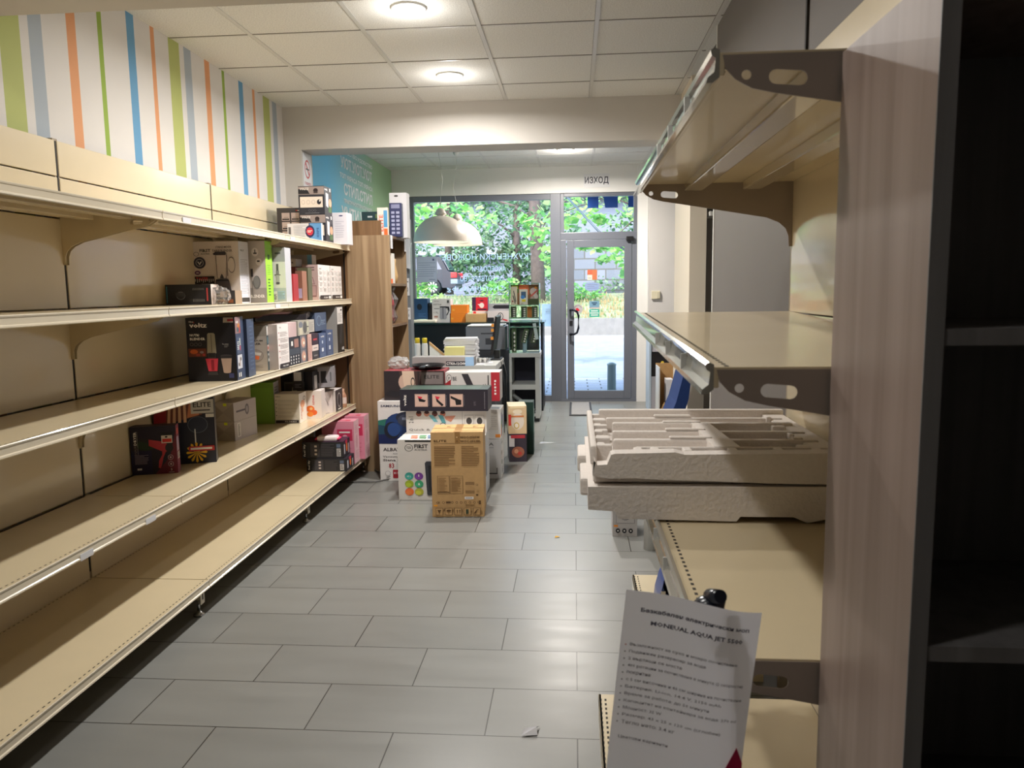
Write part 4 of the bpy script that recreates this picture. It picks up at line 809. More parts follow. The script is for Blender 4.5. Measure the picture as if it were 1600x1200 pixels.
# --- base shelf
def f(a):
    a.r(0, 0, 1, 1, (40, 40, 46)); a.r(0, 0, .12, 1, (26, 26, 32)); a.t('feel lily', .03, .12, .06, W_, width=.75, vert=True); a.r(.2, .1, .42, .9, (66, 64, 70))
    for j in range(3): a.r(.30, .2+j*.24, .36, .32+j*.24, (200, 190, 186))
    a.lines(.46, .12, .78, .9, 8, (84, 82, 88), .3); a.r(.84, .12, .94, .6, (196, 194, 196)); a.lines(.85, .16, .93, .56, 5, DK, .5); a.r(.84, .66, .94, .88, (90, 104, 130))
def fs(a): a.r(0, 0, 1, 1, (36, 34, 44)); a.r(.1, .2, .25, .8, (190, 190, 196)); a.c(.5, .55, .1, .3, (230, 110, 40)); a.r(.7, .1, .85, .7, (160, 158, 160)); a.r(.3, .8, .6, 1, (190, 40, 80))
carton('epilator_box', 'flat black box with barcode, lower of the pair on the base shelf', 'box', -1.941, 5.38, 1, .292, .093, .21, .17, (34, 32, 40), 'flat black boxes on the base shelf', front=f, right=fs)
carton('epilator_box', 'flat black box with purple top, upper of the pair on the base shelf', 'box', -1.972, 5.385, 3, .30, .12, .20, .2645, (60, 30, 56), 'flat black boxes on the base shelf', front=f, right=fs, top=lambda a: (a.r(0, 0, 1, 1, (58, 34, 54)), a.r(.3, .2, .6, .7, (150, 30, 80))))
wp = MB(); wp.box(-.075, .075, -.045, .045, 0, .035, ink((226, 214, 214)), .014); wp.box(-.09, -.07, -.04, .04, .01, .02, ink((224, 60, 110)), .003); wp.box(.07, .09, -.04, .04, .01, .02, ink((224, 60, 110)), .003)
o = wp.build('tissue_packet'); o.matrix_world = Matrix.Translation((-1.80, 5.46, .386)) @ Matrix.Rotation(R(5), 4, 'Z'); tag(o, 'white and pink soft tissue packet on the flat black boxes', 'packet')
a = Art(.15, .09); a.lines(.25, .35, .75, .6, 2, DK, .4); a.mb.build('printed_top', o, Matrix(((1, 0, 0, -.075), (0, 1, 0, -.045), (0, 0, 1, .0355), (0, 0, 0, 1))))
PK = (214, 150, 166)
def f(a): a.r(0, 0, 1, 1, (206, 130, 150)); a.r(.48, .55, .95, .82, (190, 50, 86)); a.lines(.54, .72, .88, .78, 1, W_, .6); a.c(.72, .64, .08, .05, (220, 160, 176)); a.lines(.1, .1, .9, .4, 6, (190, 110, 130))
def fs(a): a.r(0, 0, 1, 1, (222, 184, 190)); a.c(.5, .5, .22, .16, (206, 160, 168)); a.lines(.2, .1, .8, .3, 5, (200, 150, 160), .3); a.lines(.2, .7, .8, .9, 5, (200, 150, 160), .3)
def ft(a): a.r(0, 0, 1, 1, (206, 140, 156)); a.r(.1, .2, .85, .55, (190, 44, 80)); a.lines(.2, .3, .7, .45, 1, (226, 170, 186), .6)
carton('pink_skincare_box', 'pink and crimson box, nearest of the pair behind the black boxes', 'box', -1.90, 5.62, 1, .245, .325, .14, .17, PK, 'pink boxes at the end of the base shelf', front=f, right=fs, top=ft)
carton('pink_skincare_box', 'pink and crimson box, farthest on the base shelf by the bookcase', 'box', -1.88, 5.80, 1, .255, .335, .15, .17, PK, 'pink boxes at the end of the base shelf', front=f, right=fs, top=ft)
# --- on top of the shelving
def f(a):
    a.r(0, 0, 1, 1, (58, 55, 58))
    for i in range(2):
        for j in range(3): a.r(.18+i*.36, .12+j*.26, .48+i*.36, .34+j*.26, (176, 160, 158)); a.r(.2+i*.36, .14+j*.26, .46+i*.36, .18+j*.26, (34, 30, 34)); a.r(.25+i*.36, .2+j*.26, .43+i*.36, .22+j*.26, (130, 116, 114))
    a.r(.72, .91, .82, .93, (206, 60, 60)); a.r(.78, .91, .86, .93, W_)
carton('appliance_box', 'charcoal box with four beige pictures on top of the shelving', 'box', -2.165, 5.62, 0, .20, .255, .16, S1, (46, 44, 48), 'boxes on top of the left shelving', front=f)
for (i, lb) in [(0, 'black voltz fryer box with white side photo, lower of the stack on top shelf'), (1, 'black voltz fryer box with white side photo, upper of the stack on top shelf')]:
    def f(a):
        a.r(0, 0, 1, 1, (42, 44, 54)); a.r(0, .70, 1, .98, (150, 136, 132)); a.p([(.0, .72), (.45, .72), (.36, .86), (0, .9)], (34, 34, 40)); a.t('VOLTZ', .06, .86, .08, W_, width=.36, bold=.03); a.c(.68, .84, .09, .08, (40, 30, 34)); a.r(.60, .74, .76, .80, (70, 60, 60))
        a.r(.06, .24, .94, .62, (222, 208, 196))
        for k in range(3): a.ring(.18+k*.2, .43, .065, .08, (170, 158, 150), (222, 208, 196), .85)
        a.c(.80, .43, .08, .09, (36, 36, 44)); a.c(.83, .47, .03, .03, W_)
        for k in range(3): a.ring(.42+k*.11, .13, .045, .045, (110, 112, 118), (42, 44, 54), .8)
        a.lines(.25, .02, .8, .05, 1, (150, 150, 156))
    def fs(a): a.r(0, 0, 1, 1, (48, 46, 52)); a.t('voltz', .05, .86, .08, W_, width=.4, bold=.03); a.p([(.2, .3), (.5, .25), (.55, .75), (.2, .78)], (206, 196, 196)); a.c(.75, .45, .2, .15, (196, 150, 120)); a.r(.5, .1, .9, .3, (70, 100, 60)); a.r(.7, .85, .85, .97, W_)
    carton('air_fryer_box', lb, 'box', -1.967-.006*i, 5.55, 0, .185+.004*i, .198, .17, S1+i*.1995, (40, 40, 50), 'voltz boxes on top of the left shelving', front=f, right=fs)
def f(a): a.r(0, 0, 1, 1, (206, 206, 214)); a.r(.66, 0, 1, 1, (92, 146, 200)); a.r(.635, 0, .66, 1, (40, 40, 90)); a.c(.66, .55, .14, .34, (44, 36, 80)); a.c(.66, .55, .10, .22, (196, 50, 70)); a.lines(.59, .48, .73, .62, 2, W_, .5); a.r(.03, .3, .1, .8, (90, 90, 96)); a.lines(.18, .15, .56, .9, 9, (160, 164, 176), .35); a.lines(.86, .2, .93, .75, 6, (40, 80, 140), .5)
carton('leaflet_box', 'white and blue carton with a round red and navy emblem on top shelf', 'box', -2.02, 5.43, 0, .245, .125, .03, S1, (206, 208, 216), 'boxes on top of the left shelving', front=f)
carton('appliance_box', 'tall narrow white box right of the black voltz boxes on top', 'box', -1.83, 5.86, 0, .115, .238, .14, S1, (214, 208, 212), 'boxes on top of the left shelving', front=lambda a: (a.r(0, 0, 1, 1, (214, 210, 216)), a.c(.6, .9, .14, .02, (70, 70, 110)), a.lines(.2, .2, .8, .75, 8, (190, 186, 196), .3)))

# ================================================================= THE PILE OF BOXES ON THE FLOOR
PG = 'boxes piled on the floor'
KI = (92, 66, 38)
def f(a):
    a.t('ELITE', .06, .885, .026, KI, width=.24, bold=.02); a.r(.05, .868, .95, .871, KI); a.r(.46, .87, .56, 1.0, (150, 112, 66))
    a.ring(.50, .94, .028, .014, KI, (186, 149, 102), .8); a.t('WOC-2525W', .56, .925, .028, KI, width=.38, bold=.03); a.t('WOC-2523BL', .56, .88, .028, KI, width=.40, bold=.03); a.t('v', .485, .885, .02, KI)
    a.lines(.06, .60, .46, .84, 12, (120, 88, 52), .45, 2); a.lines(.58, .60, .92, .84, 12, (120, 88, 52), .45, 5)
    for (u0, u1) in ((.11, .34), (.35, .60)):
        a.r(u0, .29, u1, .30, KI) if u0 < .3 else None; a.r(u0, .485, u1, .488, KI); a.r(u0, .275, u1, .278, KI); a.r(u0, .275, u0+.006, .488, KI); a.r(u1-.006, .275, u1, .488, KI); a.lines(u0+.02, .30, u1-.04, .47, 12, (126, 94, 56), .35, int(u0*100))
    for vv in (.355, .235+.02): 
        for k in range(14): a.r(.65+k*.0125, vv+.03-.005, .656+k*.0125, vv+.062, KI)
    a.r(.85, .375, .89, .395, KI); a.r(.855, .378, .885, .392, (186, 149, 102)); a.r(.85, .255, .89, .275, KI)
    a.r(.63, .215, .80, .245, W_); a.lines(.65, .222, .78, .238, 1, G_, .5)
    a.t('CE', .08, .165, .025, KI, width=.07, bold=.03); a.ring(.22, .18, .025, .013, KI, (186, 149, 102), .7); a.r(.27, .168, .36, .192, KI)
    for k in range(6): a.ring(.39+k*.085, .18, .024, .013, KI, (186, 149, 102), .6)
    a.r(.04, .135, .105, .153, (244, 150, 30)); a.r(.90, .155, .94, .20, KI)
    for k in range(5):
        u = .07+k*.18; a.r(u, .03, u+.14, .115, KI); a.r(u+.008, .034, u+.132, .111, (186, 149, 102))
    a.p([(.10, .095), (.18, .095), (.145, .065), (.135, .065)], KI); a.r(.136, .045, .144, .07, KI); a.c(.32, .085, .045, .012, KI); a.r(.316, .045, .324, .085, KI)
    for u in (.48, .53): a.r(u, .05, u+.008, .085, KI); a.p([(u-.012, .08), (u+.02, .08), (u+.004, .1)], KI)
    a.r(.65, .045, .70, .1, (60, 70, 50)); a.p([(.80, .05), (.83, .05), (.87, .09), (.90, .095), (.90, .1), (.86, .097)], KI)
def ft(a): a.r(.44, 0, .58, 1, (150, 112, 66)); a.r(0, .48, 1, .52, (128, 96, 58)); a.t('WOC', .26, .6, .16, KI, width=.08); a.t('SU', .78, .6, .16, KI, width=.08); a.r(.05, .1, .95, .14, (206, 170, 112))
carton('cardboard_box', 'tall brown cardboard box standing in front of the floor pile', 'box', -.924, 4.846, 4, .338, .56, .29, 0, M_kraft, PG, front=f, top=ft)
def f(a):
    a.r(0, 0, 1, 1, (206, 202, 198)); a.r(.09, .965, .62, .995, (40, 40, 40)); a.ring(.135, .87, .05, .06, DK, (206, 202, 198), .86); a.t('TZS', .105, .852, .04, DK, width=.06, bold=.02); a.t('FIRST', .20, .865, .065, DK, width=.16, bold=.03); a.t('AUSTRIA', .20, .825, .026, DK, width=.15)
    for (u, v, c_) in [(.13, .40, (60, 150, 140)), (.245, .40, (110, 60, 140)), (.13, .27, (150, 170, 50)), (.245, .27, (60, 150, 110)), (.13, .14, (226, 110, 60)), (.245, .14, (170, 170, 60))]: a.c(u, v, .052, .062, c_); a.c(u-.01, v-.015, .035, .035, tuple(min(255, int(q*1.15)) for q in c_))
    a.t('45 L', .105, .385, .025, W_, width=.05); a.p([(.235, .25), (.255, .25), (.252, .28), (.245, .295), (.238, .28)], W_); a.r(.24, .39, .25, .43, W_); a.lines(.11, .04, .16, .05, 1, DK)
    a.p([(.32, .62), (.34, .65), (.62, .65), (.62, .1), (.36, .08), (.34, .10)], (56, 58, 66)); a.p([(.36, .58), (.60, .6), (.60, .16), (.37, .14)], (34, 36, 42)); a.r(.39, .22, .6, .52, (74, 76, 84)); a.r(.41, .25, .6, .49, (40, 42, 48))
def ft(a):
    a.r(0, 0, 1, 1, (214, 212, 208)); a.t('Gourmet', .13, .62, .2, (90, 90, 90), width=.34)
    for k, c_ in enumerate([(226, 110, 60), (70, 150, 90), (60, 120, 170), (200, 170, 60)]): a.r(.12+k*.1, .28, .2+k*.1, .40, c_); a.r(.14+k*.1, .12, .22+k*.1, .22, tuple(max(0, q-30) for q in c_))
def fs(a): a.r(0, 0, 1, 1, (206, 206, 208)); a.r(.1, .3, .6, .7, (130, 130, 134))
carton('oven_box', 'large white FIRST Austria oven box with coloured discs behind the brown box', 'box', -1.238, 5.252, 0, .60, .43, .40, 0, (206, 204, 200), PG, front=f, top=ft, right=fs)
def f(a):
    a.r(0, 0, 1, 1, (210, 206, 202)); a.t('ALBATROS', .07, .80, .10, (56, 46, 50), width=.55, bold=.03); a.t('Austria', .26, .72, .04, (90, 86, 88), width=.12)
    a.t('Vacuum Cleaner', .06, .63, .055, (74, 66, 68), width=.6); a.t('Siena Blue', .06, .53, .065, (74, 66, 68), width=.5, bold=.03); a.t('83', .17, .34, .14, (160, 50, 60), width=.11, bold=.02)
    a.c(.15, .2, .055, .07, (170, 164, 164)); a.c(.15, .2, .045, .058, (210, 206, 202)); a.r(.25, .07, .37, .3, (160, 40, 52)); a.t('811', .27, .18, .06, W_, width=.08); a.lines(.12, .04, .2, .12, 3, DK)
carton('vacuum_cleaner_box', 'white ALBATROS vacuum cleaner box on the floor beneath the Samsung one', 'box', -1.508, 5.80, 0, .40, .289, .36, 0, (208, 204, 200), PG, front=f)
def f(a):
    a.r(0, 0, 1, 1, (214, 210, 208)); a.p([(0, .55), (.3, .62), (.7, .5), (1, .62), (1, 0), (0, 0)], (44, 110, 96)); a.p([(0, .45), (.5, .35), (1, .5), (1, 0), (0, 0)], (30, 70, 90)); a.p([(0, .22), (1, .3), (1, 0), (0, 0)], (22, 34, 80))
    a.t('SAMSUNG', .05, .86, .055, (50, 54, 80), width=.36, bold=.03)
    a.c(.36, .44, .24, .28, (34, 60, 110)); a.c(.50, .62, .19, .14, (40, 44, 60)); a.c(.54, .55, .2, .16, (60, 66, 84)); a.c(.24, .32, .14, .2, (26, 30, 44)); a.c(.27, .34, .11, .16, (40, 70, 126)); a.r(.42, .56, .66, .62, (120, 130, 150))
carton('vacuum_cleaner_box', 'Samsung vacuum cleaner box with blue machine, left side of the pile', 'box', -1.512, 5.80, 0, .45, .333, .34, .291, (214, 210, 208), PG, front=f)
carton('appliance_box', 'big plain white carton hidden in the middle of the floor pile', 'box', -1.02, 5.93, 0, .33, .615, .35, 0, (206, 204, 200), PG)
def f(a):
    a.r(0, 0, 1, 1, (208, 204, 200)); a.t('2 in 1', .03, .45, .06, DK, width=.28, vert=True, bold=.02); a.t('Quick & Handy', .03, .08, .13, (90, 84, 82), width=.5)
    for (u, c_) in [(.16, (150, 84, 70)), (.26, (190, 130, 110)), (.36, (110, 60, 56)), (.46, (180, 110, 90))]: a.c(u, .86, .035, .12, c_); a.c(u, .92, .03, .07, (60, 36, 36))
    a.p([(.28, .8), (.34, .8), (.40, .5), (.35, .5)], (110, 170, 180)); a.p([(.48, .75), (.62, .78), (.56, .5), (.5, .6)], (190, 130, 110)); a.p([(.4, .8), (.46, .8), (.5, .45), (.45, .45)], (90, 150, 160))
    a.ring(.46, .35, .04, .12, DK, (208, 204, 200), .8); a.r(.70, 0, .703, 1, G_)
    for u in (.73, .86): a.r(u, .3, u+.11, .8, (170, 166, 164)); a.r(u+.004, .32, u+.106, .78, (208, 204, 200)); a.c(u+.055, .55, .035, .15, DK)
carton('garment_steamer_box', 'white two in one box with family photo, under the black voltz box', 'box', -1.225, 5.50, 0, .59, .168, .30, .431, (206, 202, 198), PG, front=f)
def f(a):
    a.r(0, 0, 1, 1, (42, 40, 52)); a.t('voltz', .04, .24, .035, W_, width=.52, vert=True, bold=.03)
    for k, u in enumerate((.17, .37, .57)):
        a.r(u, .2, u+.15, .8, (180, 150, 140)); a.r(u+.006, .24, u+.144, .76, (206, 176, 164))
        if k < 2: a.p([(u+.03, .7), (u+.09, .66), (u+.06, .5)], (206, 50, 70)); a.p([(u+.04, .62), (u+.13, .3+.2*(1-k)), (u+.11, .22+.2*(1-k)), (u+.05, .45)], K_)
        else: a.p([(u+.01, .72), (u+.10, .55), (u+.13, .52), (u+.13, .3), (u+.07, .28), (u+.06, .5), (u+.01, .6)], K_)
        a.lines(u+.155, .25, u+.165, .75, 8, (110, 108, 116), .6)
    a.lines(.84, .25, .865, .45, 4, (120, 118, 126)); a.lines(.96, .1, .968, .9, 18, (150, 148, 156), .6)
def ft(a): a.r(0, 0, 1, 1, (48, 62, 58)); a.r(.1, .1, .9, .85, (66, 84, 76))
carton('hand_vacuum_box', 'long black voltz box lying on top, with three square pictures', 'box', -1.258, 5.46, 0, .64, .156, .26, .601, (44, 42, 52), PG, front=f, top=ft)
def f(a):
    a.r(0, 0, 1, 1, (70, 52, 50)); a.p([(0, 0), (.35, 0), (.25, 1), (0, 1)], (44, 38, 42)); a.c(.38, .62, .14, .3, (190, 160, 144)); a.p([(.3, 1), (.5, 1), (.54, 0), (.36, 0)], (206, 180, 160)); a.ring(.48, .62, .035, .16, K_, (206, 180, 160), .7); a.r(.56, 0, .59, 1, (50, 40, 40))
    a.r(.62, .55, .98, .95, (120, 110, 108)); a.t('ELITE', .67, .74, .12, (50, 46, 46), width=.25); a.p([(.62, .5), (.98, .35), (.98, .1), (.62, .3)], (96, 40, 40)); a.p([(.0, .2), (.2, .1), (.3, .25), (.1, .35)], (36, 34, 40))
carton('hair_tool_box', 'wine red ELITE hair styling box at the back left of the pile', 'box', -1.465, 5.84, 0, .47, .228, .26, .625, (150, 60, 66), PG, front=f, top=lambda a: (a.r(0, 0, 1, 1, (150, 66, 72)), a.t('ELITE', .3, .3, .15, W_, width=.15)))
def f(a):
    a.r(0, 0, 1, 1, (196, 190, 186)); a.ring(.07, .8, .05, .13, DK, (196, 190, 186), .85); a.t('P', .055, .74, .1, DK); a.t('IBE', .13, .72, .13, DK, width=.08); a.t('Steam & Mop', .12, .4, .09, DK, width=.28); a.p([(.30, .95), (.42, .95), (.60, .2), (.50, .1)], (54, 50, 54)); a.p([(.46, .3), (.62, .1), (.5, 0)], (170, 60, 60)); a.t('1-2', .68, .3, .06, DK, width=.3, vert=True)
    a.r(.84, 0, 1, 1, (170, 46, 56)); a.lines(.90, .2, .935, .75, 5, W_, .6); a.r(.78, .1, .8, .9, DK); a.p([(-.01, .6), (.1, .75), (.1, .5), (.03, .45)], (150, 40, 46))
carton('steam_mop_box', 'pale box with dark steam mop picture and crimson end, top of the pile', 'box', -.99, 5.86, 0, .42, .222, .22, .616, (196, 190, 186), PG, front=f)
def fs(a):
    for k, c_ in enumerate([(196, 60, 60), (226, 130, 50), (206, 180, 60), (70, 150, 90), (60, 120, 170), (90, 70, 140)]): a.r(0, .1+k*.13, .14, .23+k*.13, c_)
    a.r(.2, .1, .9, .9, (180, 190, 200)); a.r(.35, .3, .7, .75, (90, 110, 140))
def f(a): a.r(0, 0, 1, 1, (208, 204, 200)); a.r(.62, .05, .95, .16, (236, 140, 60)); a.r(.1, .3, .8, .9, (200, 194, 186)); a.lines(.3, .4, .75, .8, 6, (176, 170, 164))
carton('appliance_box', 'white box with rainbow striped side at the right of the pile', 'box', -.685, 5.88, 0, .118, .232, .24, .316, (212, 210, 206), PG, front=f, right=fs)
def f(a): a.r(0, 0, 1, 1, (202, 200, 200)); a.t('TESLA', .3, .84, .07, DK, width=.5); a.lines(.35, .74, .8, .80, 2, (140, 138, 140)); a.r(.6, .12, .9, .145, K_); a.r(.88, .12, .9, .28, K_)
def fs(a): a.r(0, 0, 1, 1, (208, 208, 208)); a.c(.3, .62, .1, .06, (90, 80, 60)); a.r(.28, .42, .33, .6, (150, 120, 60)); a.c(.32, .38, .13, .06, (80, 90, 70)); a.lines(.2, .1, .6, .25, 4, DK); a.t('Blender', .2, .85, .05, DK, width=.4)
carton('appliance_box', 'white TESLA box on the floor at the right of the pile', 'box', -.85, 5.88, 0, .278, .314, .24, 0, (206, 204, 204), PG, front=f, right=fs)
def f(a): a.r(0, 0, 1, 1, (54, 46, 56)); a.c(.5, .35, .36, .2, (150, 90, 70)); a.c(.4, .38, .12, .08, (196, 140, 110)); a.c(.6, .3, .12, .07, (176, 60, 50)); a.r(0, .55, .3, .95, (196, 190, 190)); a.r(.1, .85, .9, .97, (170, 50, 60))
carton('kitchen_appliance_box', 'dark box with a food photo on the floor right of the pile', 'box', -.556, 6.47, 8, .15, .240, .27, 0, (44, 52, 66), PG, front=f, right=lambda a: (a.r(0, 0, 1, 1, (56, 66, 82)), a.r(.2, .15, .5, .4, W_)))
def f(a): a.r(0, 0, 1, 1, (206, 178, 140)); a.c(.5, .45, .36, .30, (214, 200, 186)); a.c(.5, .80, .26, .08, (222, 206, 180)); a.c(.44, .30, .15, .12, (190, 160, 80)); a.c(.44, .30, .10, .08, (222, 210, 196)); a.r(.0, .3, .15, .7, (206, 60, 50)); a.r(.1, .92, .9, 1, (222, 200, 160)); a.r(.15, .6, .85, .66, (196, 120, 70))
carton('air_fryer_box', 'golden beige box with a white fryer on the dark food photo box', 'box', -.56, 6.475, 8, .155, .238, .26, .242, (206, 190, 160), PG, front=f, right=lambda a: (a.r(0, 0, 1, 1, (150, 160, 150)), a.lines(.2, .2, .8, .8, 8, (110, 120, 110))))
carton('tall_appliance_box', 'tall dark green box standing behind the fryer box', 'box', -.50, 6.79, 0, .135, .47, .16, 0, (26, 52, 44), PG, right=lambda a: (a.r(0, 0, 1, 1, (40, 74, 62)), a.r(.1, .4, .9, .9, (110, 140, 130))))
carton('appliance_box', 'silver cable box with the code CTKA-12CHW on top of the pile', 'box', -1.30, 6.12, 0, .50, .072, .15, .862, (150, 146, 144), PG,
       front=lambda a: (a.r(0, 0, 1, 1, (140, 134, 132)), a.r(.55, .0, .90, .52, (30, 30, 40)), a.t('СТКА-12CHW', .56, .12, .30, W_, width=.33, bold=.02), a.r(.86, 0, 1, 1, (130, 160, 190))))
pn = MB(); pn.lathe([(.0001, 0), (.10, .0), (.135, .035), (.138, .036), (.104, .006), (.0001, .006)], mat('black_pan', (30, 30, 32), .2), 28, cap=False); pn.box(-.02, .02, -.26, -.13, .028, .04, M_black, .004)
o = pn.build('frying_pan'); o.matrix_world = Matrix.Translation((-1.145, 5.975, .8555)); tag(o, 'black frying pan lying on the wine red hair styling box', 'pan')
crumple('plastic_bag', 'milky clear plastic bag lying behind the frying pan on the pile', 'bag', (-1.385, 6.015, .856), .085, glassy('milky_plastic', (.9, .9, .88), 1.8, .2, .3), 8, (1.0, .75, .62))

# fan box and litter on the floor
def f(a):
    a.r(0, 0, 1, 1, (176, 172, 170)); a.lines(.12, .90, .3, .95, 1, DK); a.r(.14, .34, .90, .86, (120, 116, 116)); a.r(.16, .35, .88, .85, (176, 172, 170)); a.c(.52, .62, .27, .2, (100, 98, 100)); a.c(.52, .62, .25, .185, (160, 156, 156))
    for k in range(5):
        t = k*2*math.pi/5; a.p([(.52+.04*math.cos(t), .62+.03*math.sin(t)), (.52+.24*math.cos(t-.3), .62+.17*math.sin(t-.3)), (.52+.22*math.cos(t+.5), .62+.16*math.sin(t+.5))], (44, 44, 50))
    a.c(.52, .62, .07, .05, W_); a.r(.05, .25, .22, .30, (244, 140, 50))
    for u in (.22, .48, .74): a.c(u, .15, .09, .062, (44, 42, 46)); a.c(u, .15, .03, .02, W_)
carton('fan_box', 'small white box with black fan picture standing on the aisle floor', 'box', .223, 4.497, 0, .145, .235, .17, 0, (176, 172, 172), front=f)
ps = MB(); ps.lathe([(.038, 0), (.038, .42), (.034, .425)], M_whitep, 20); ps.lathe([(.0385, .36), (.0385, .40)], M_chrome, 20, cap=False)
o = ps.build('roll_tube'); o.location = (.425, 4.28, 0); tag(o, 'white upright tube standing between the fan box and the shelving', 'tube')
bl = MB(); bl.prism([(0, 0, 0), (.12, 0, 0), (.14, 0, .01), (.152, 0, .04), (.157, 0, .09), (.15, 0, .14), (.13, 0, .18), (.105, 0, .205), (.085, 0, .212), (.068, 0, .20), (.045, 0, .16), (.02, 0, .10), (.004, 0, .04)], (0, .16, 0), mat('blue_plastic', (24, 62, 140), .3)); bl.lathe([(.045, -.004), (.06, -.002), (.06, .0)], mat('blue_plastic_dark', (14, 36, 96), .3), 20, T=Matrix.Translation((.08, 0, .10)) @ Matrix.Rotation(R(90), 4, 'X')); bl.box(.012, .03, -.003, 0, .05, .075, M_whitep)
o = bl.build('blue_iron'); o.location = (.335, 3.05, .171); tag(o, 'blue plastic steam iron base on the low base shelf at right', 'iron')
lt_ = MB(); lt_.poly([(0, 0, .004), (.05, .03, .02), (.06, .06, .006), (.01, .03, .016)], M_paper); lt_.poly([(.0, .0, .004), (.05, .03, .02), (.055, .01, .003)], M_paper)
o = lt_.build('paper_scrap'); o.location = (-.18, 2.39, 0); tag(o, 'crumpled white paper scrap on the grey floor tiles, nearest the camera', 'scrap')
lt_ = MB(); lt_.poly([(0, 0, .002), (.03, .01, .006), (.025, .03, .002), (.005, .02, .008)], ink((216, 170, 60))); o = lt_.build('paper_scrap'); o.location = (-.12, 4.45, 0); tag(o, 'tiny yellow scrap on the floor in the middle of the aisle', 'scrap')
lt_ = MB(); lt_.poly([(0, 0, .002), (.14, .02, .004), (.15, .07, .002), (.02, .06, .01)], glassy('milky_plastic', (.9, .9, .88), 1.4, .2, .45)); o = lt_.build('plastic_scrap'); o.location = (-.34, 7.25, 0); tag(o, 'clear plastic scrap on the floor beside the grey cabinet', 'scrap')
tag(MB().box(-.06, .21, 8.88, 9.90, .0005, .012, mat('mat_edge', (60, 60, 62), .8), .004).box(-.035, .185, 8.905, 9.875, .012, .015, mat('mat_pile', (150, 148, 146), .95, noise=.3, nscale=120)).build('door_mat'), 'grey doormat with dark border before the shop door', 'mat')
# cables under the gondola end
tag(MB().tube([(-1.75, 6.25, .012), (-1.55, 6.0, .012), (-1.35, 5.9, .012), (-1.52, 5.72, .012), (-1.9, 5.7, .012)], .006, mat('grey_cable', (90, 88, 86), .5)).build('floor_cable'), 'grey cable lying on the floor under the shelving end', 'cable')

# ================================================================= OAK BOOKCASE BY THE GONDOLA
ob = empty('bookcase', 'light oak bookcase with price tags at the end of the cream shelving', 'bookcase')
MB().box(-1.795, -1.45, 6.10, 6.12, .0, 1.905, M_oak).build('side_panel', ob)
MB().box(-1.795, -1.45, 6.69, 6.71, 0, 2.02, M_oak).build('side_panel', ob)
MB().box(-1.815, -1.795, 6.10, 6.71, 0, 2.03, M_oakd).build('back_panel', ob)
MB().box(-2.13, -1.835, 6.135, 6.15, 0, 1.86, mat('brown_laminate', (124, 96, 72), .5)).build('back_panel', ob)
MB().box(-1.835, -1.797, 6.122, 6.15, 0, 1.86, mat('dark_edge_strip', (52, 46, 44), .6)).build('edge_strip', ob)
MB().box(-1.79, -1.52, 6.12, 6.14, 1.907, 2.02, M_oakd).build('upstand', ob)
for zz in (.05, .46, .80, 1.175, 1.505, 1.885): MB().box(-1.795, -1.452, 6.12, 6.69, zz, zz+.02, M_oakd).build('shelf', ob)
MB().box(-1.79, -1.47, 6.11, 6.70, 0, .05, M_black).build('plinth', ob)
for (y_, lb) in [(6.13, 1), (6.63, 2)]:
    MB().box(-1.449, -1.445, y_, y_+.06, 1.80, 1.905, M_paper, .001).build('price_tag', ob)
# goods in and on it
BKG = 'goods in the oak bookcase'
carton('knife_box', 'orange and white narrow box with red writing on top of the oak bookcase', 'box', -1.565, 6.20, 0, .085, .22, .03, 1.906, (214, 200, 184), BKG, front=lambda a: (a.r(0, 0, 1, 1, (206, 196, 186)), a.t('ELITE', .15, .15, .4, (206, 80, 50), width=.6, vert=True), a.r(.6, .3, .95, .9, (80, 140, 180)), a.r(.6, .02, .95, .25, (220, 100, 50))))
def f(a):
    a.r(0, 0, 1, 1, (40, 44, 80)); a.r(.15, .84, .85, .96, (120, 122, 150))
    for i in range(2):
        for j in range(6): a.r(.15+i*.4, .08+j*.12, .42+i*.4, .15+j*.12, (150, 152, 178))
carton('knife_set_box', 'navy box with a grid of pale pictures on top of the oak bookcase', 'box', -1.50, 6.34, 6, .10, .27, .10, 1.906, (34, 38, 70), BKG, front=f)
carton('tall_white_box', 'tall white box with round top at the back of the oak bookcase', 'box', -1.535, 6.50, 0, .145, .37, .12, 1.906, (206, 204, 204), BKG, front=lambda a: (a.r(0, 0, 1, 1, (210, 208, 210)), a.c(.4, .93, .12, .02, DK), a.lines(.2, .2, .8, .8, 6, (188, 186, 190))))
for k, (ww, lb) in enumerate([(.19, 'dark slim box, lowest of three stacked on the oak bookcase'), (.17, 'dark slim box, middle of three stacked on the oak bookcase'), (.16, 'dark slim box, topmost of three stacked on the oak bookcase')]):
    carton('slim_box', lb, 'box', -1.735, 6.36, 0, ww, .068, .2, 1.906+.069*k, (30, 56, 62), BKG, front=lambda a, k=k: (a.r(0, 0, 1, 1, (34, 58, 62)), a.r(.3, .3, .55, .5, (180, 186, 186)), a.r(.7, .2, .9, .7, (90, 110, 70))))
carton('board_game_box', 'blue and white box with orange base, second shelf of the oak bookcase', 'box', -1.58, 6.22, 0, .12, .24, .08, 1.526, (212, 206, 198), BKG, front=lambda a: (a.r(0, 0, 1, 1, (206, 200, 190)), a.r(.1, .35, .7, .9, (70, 120, 170)), a.p([(.1, .35), (.7, .8), (.7, .35)], W_), a.r(0, 0, 1, .15, (226, 110, 60))))
ct = MB(); ct.lathe([(.0001, 0), (.02, .01), (.03, .06), (.022, .1), (.012, .16), (.016, .2), (.0001, .21)], mat('tan_toy', (196, 160, 110), .6), 12)
o = ct.build('wooden_spoon_pack'); o.location = (-1.50, 6.46, 1.527); tag(o, 'tan wrapped utensil standing upright in the oak bookcase', 'utensil')
